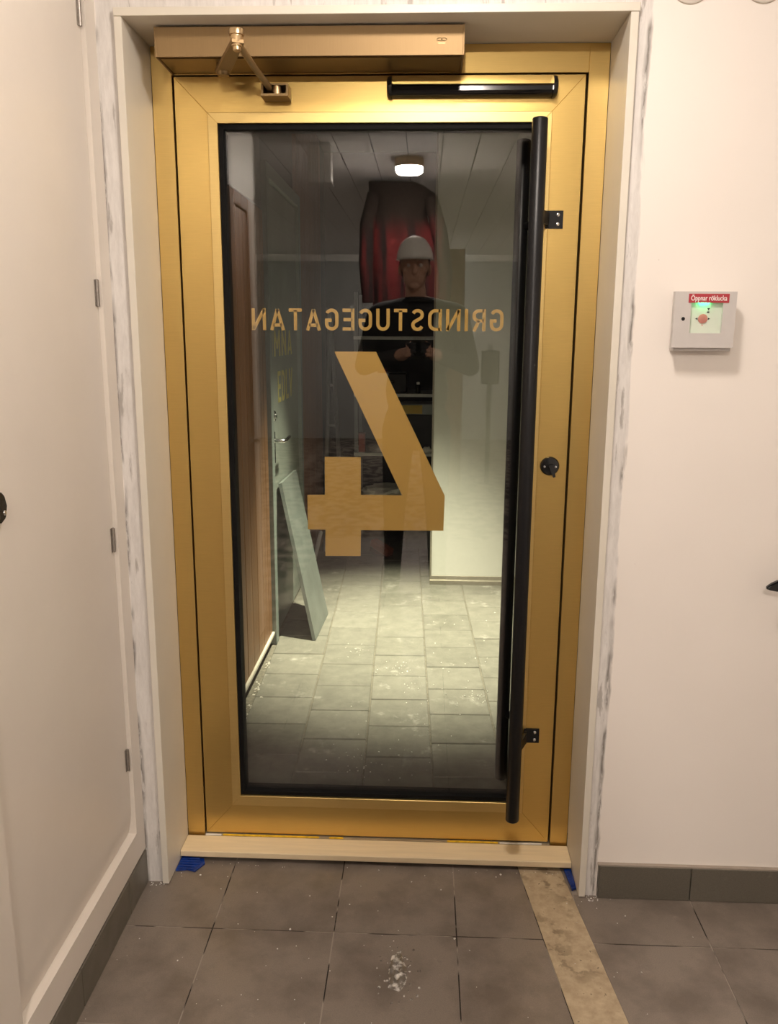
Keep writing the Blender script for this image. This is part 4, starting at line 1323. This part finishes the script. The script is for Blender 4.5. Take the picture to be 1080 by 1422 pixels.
    bm.to_mesh(me); bm.free()
    src = bpy.data.objects.new('body_src', me)
    COL.objects.link(src)
    rm = src.modifiers.new('r', 'REMESH'); rm.mode = 'VOXEL'; rm.voxel_size = 0.0055
    sm = src.modifiers.new('s', 'SMOOTH'); sm.factor = 0.5; sm.iterations = 3
    dg = bpy.context.evaluated_depsgraph_get()
    body = bpy.data.meshes.new_from_object(src.evaluated_get(dg))
    bpy.data.objects.remove(src, do_unlink=True)
    body.name = 'body'
    skin = simple('skin', (0.46, 0.26, 0.18), 0.5, var=0.08, scale=30)
    jacket = simple('dark_jacket', (0.014, 0.014, 0.016), 0.85, var=0.3, scale=14, bmp=0.2)
    trouser = simple('dark_trousers', (0.020, 0.021, 0.025), 0.85, var=0.2, scale=14)
    shoe = simple('work_shoe', (0.03, 0.022, 0.015), 0.6)
    body.materials.clear()
    for m in (skin, jacket, trouser, shoe):
        body.materials.append(m)
    for p in body.polygons:
        c = p.center
        near_hand = any((c - (wr * 0.75 + pl_ * 0.25)).length < 0.105 and c.y > wr.y + 0.012 for wr, pl_ in hands)
        if near_hand or c.z > 1.655 and abs(c.x - HX) < 0.12: k = 0
        elif c.z > 0.93: k = 1
        elif c.z > 0.11: k = 2
        else: k = 3
        p.material_index = k
        p.use_smooth = True
    org = Vector((0.575, -2.50, 0.0))
    for v in body.vertices:
        v.co -= org
    bo = bpy.data.objects.new('body', body)
    COL.objects.link(bo)
    put(bo, org, root)
    # eyes
    for s in (-1, 1):
        bm = bmesh.new()
        bmesh.ops.create_uvsphere(bm, u_segments=14, v_segments=8, radius=0.0115)
        bmesh.ops.translate(bm, verts=bm.verts[:], vec=hc_ + Vector((s * 0.031, 0.070, 0.008)))
        finish('eye', bm, simple('eye_white', (0.7, 0.68, 0.65), 0.2), root, True)
    # short hair round the back of the head
    bm = bmesh.new()
    bmesh.ops.create_icosphere(bm, subdivisions=4, radius=1.0)
    bmesh.ops.delete(bm, geom=[f for f in bm.faces if f.calc_center_median().y > 0.25 - 0.4 * f.calc_center_median().z or f.calc_center_median().z < -0.75], context='FACES')
    for v in bm.verts:
        v.co = Vector((v.co.x * 0.083, v.co.y * 0.100, v.co.z * 0.104)) * (1 + 0.02 * mnoise.noise(v.co * 9)) + hc_ + Vector((0, -0.014, 0.020))
    finish('hair', bm, simple('dark_hair', (0.03, 0.02, 0.014), 0.7), root, True)
    # pale hard hat
    hat = empty('hard_hat', hc_ + Vector((0, 0, 0.045)), root)
    hm = simple('pale_hat_shell', (0.78, 0.76, 0.70), 0.22, var=0.02)
    bm = bmesh.new()
    rings = []
    base = hc_ + Vector((0, -0.005, 0.048))
    for i in range(10):
        t = i / 9 * math.pi / 2
        rings.append([bm.verts.new(base + Vector((0.098 * math.cos(t) * math.cos(a), 0.122 * math.cos(t) * math.sin(a), 0.118 * math.sin(t)))) for a in [2 * math.pi * k / 32 for k in range(32)]])
    for p, q in zip(rings, rings[1:]):
        for k in range(32):
            bm.faces.new((p[k], p[(k + 1) % 32], q[(k + 1) % 32], q[k]))
    bmesh.ops.remove_doubles(bm, verts=bm.verts[:], dist=0.0005)
    finish('shell', bm, hm, hat, True, normals=True)
    bm = bmesh.new()
    A, Bv = [], []
    for k in range(32):
        a = 2 * math.pi * k / 32
        ext = 1.08 + 0.28 * max(0, math.sin(a)) ** 2
        A.append(bm.verts.new(base + Vector((0.096 * math.cos(a), 0.120 * math.sin(a), 0.004))))
        Bv.append(bm.verts.new(base + Vector((0.098 * 1.07 * math.cos(a), 0.122 * ext * math.sin(a), -0.006 - 0.008 * max(0, math.sin(a))))))
    for k in range(32):
        bm.faces.new((A[k], A[(k + 1) % 32], Bv[(k + 1) % 32], Bv[k]))
    bmesh.ops.solidify(bm, geom=bm.faces[:], thickness=0.003)
    finish('brim', bm, hm, hat, True)
    # jacket collar and hem
    tube('collar', [(PX + 0.078 * math.cos(t), PY + 0.012 + 0.078 * math.sin(t), 1.628 + 0.012 * math.sin(t)) for t in [2 * math.pi * k / 24 for k in range(25)]], 0.014, jacket, root, 10)
    # the phone, a thing of its own held in both hands
    ph_ = empty('phone', PH - Vector((0, 0, 0.07)))
    tag(ph_, 'black phone held up in both hands of the photographer', 'phone')
    box('phone_body', (PH.x - 0.037, PH.y - 0.004, PH.z - 0.072), (PH.x + 0.037, PH.y + 0.004, PH.z + 0.072), M['black_gloss'], ph_, 0.003, 2)
    box('screen', (PH.x - 0.034, PH.y - 0.0046, PH.z - 0.068), (PH.x + 0.034, PH.y - 0.0041, PH.z + 0.068), emitter('phone_screen', (0.8, 0.7, 0.5), 0.4), ph_)
photographer()
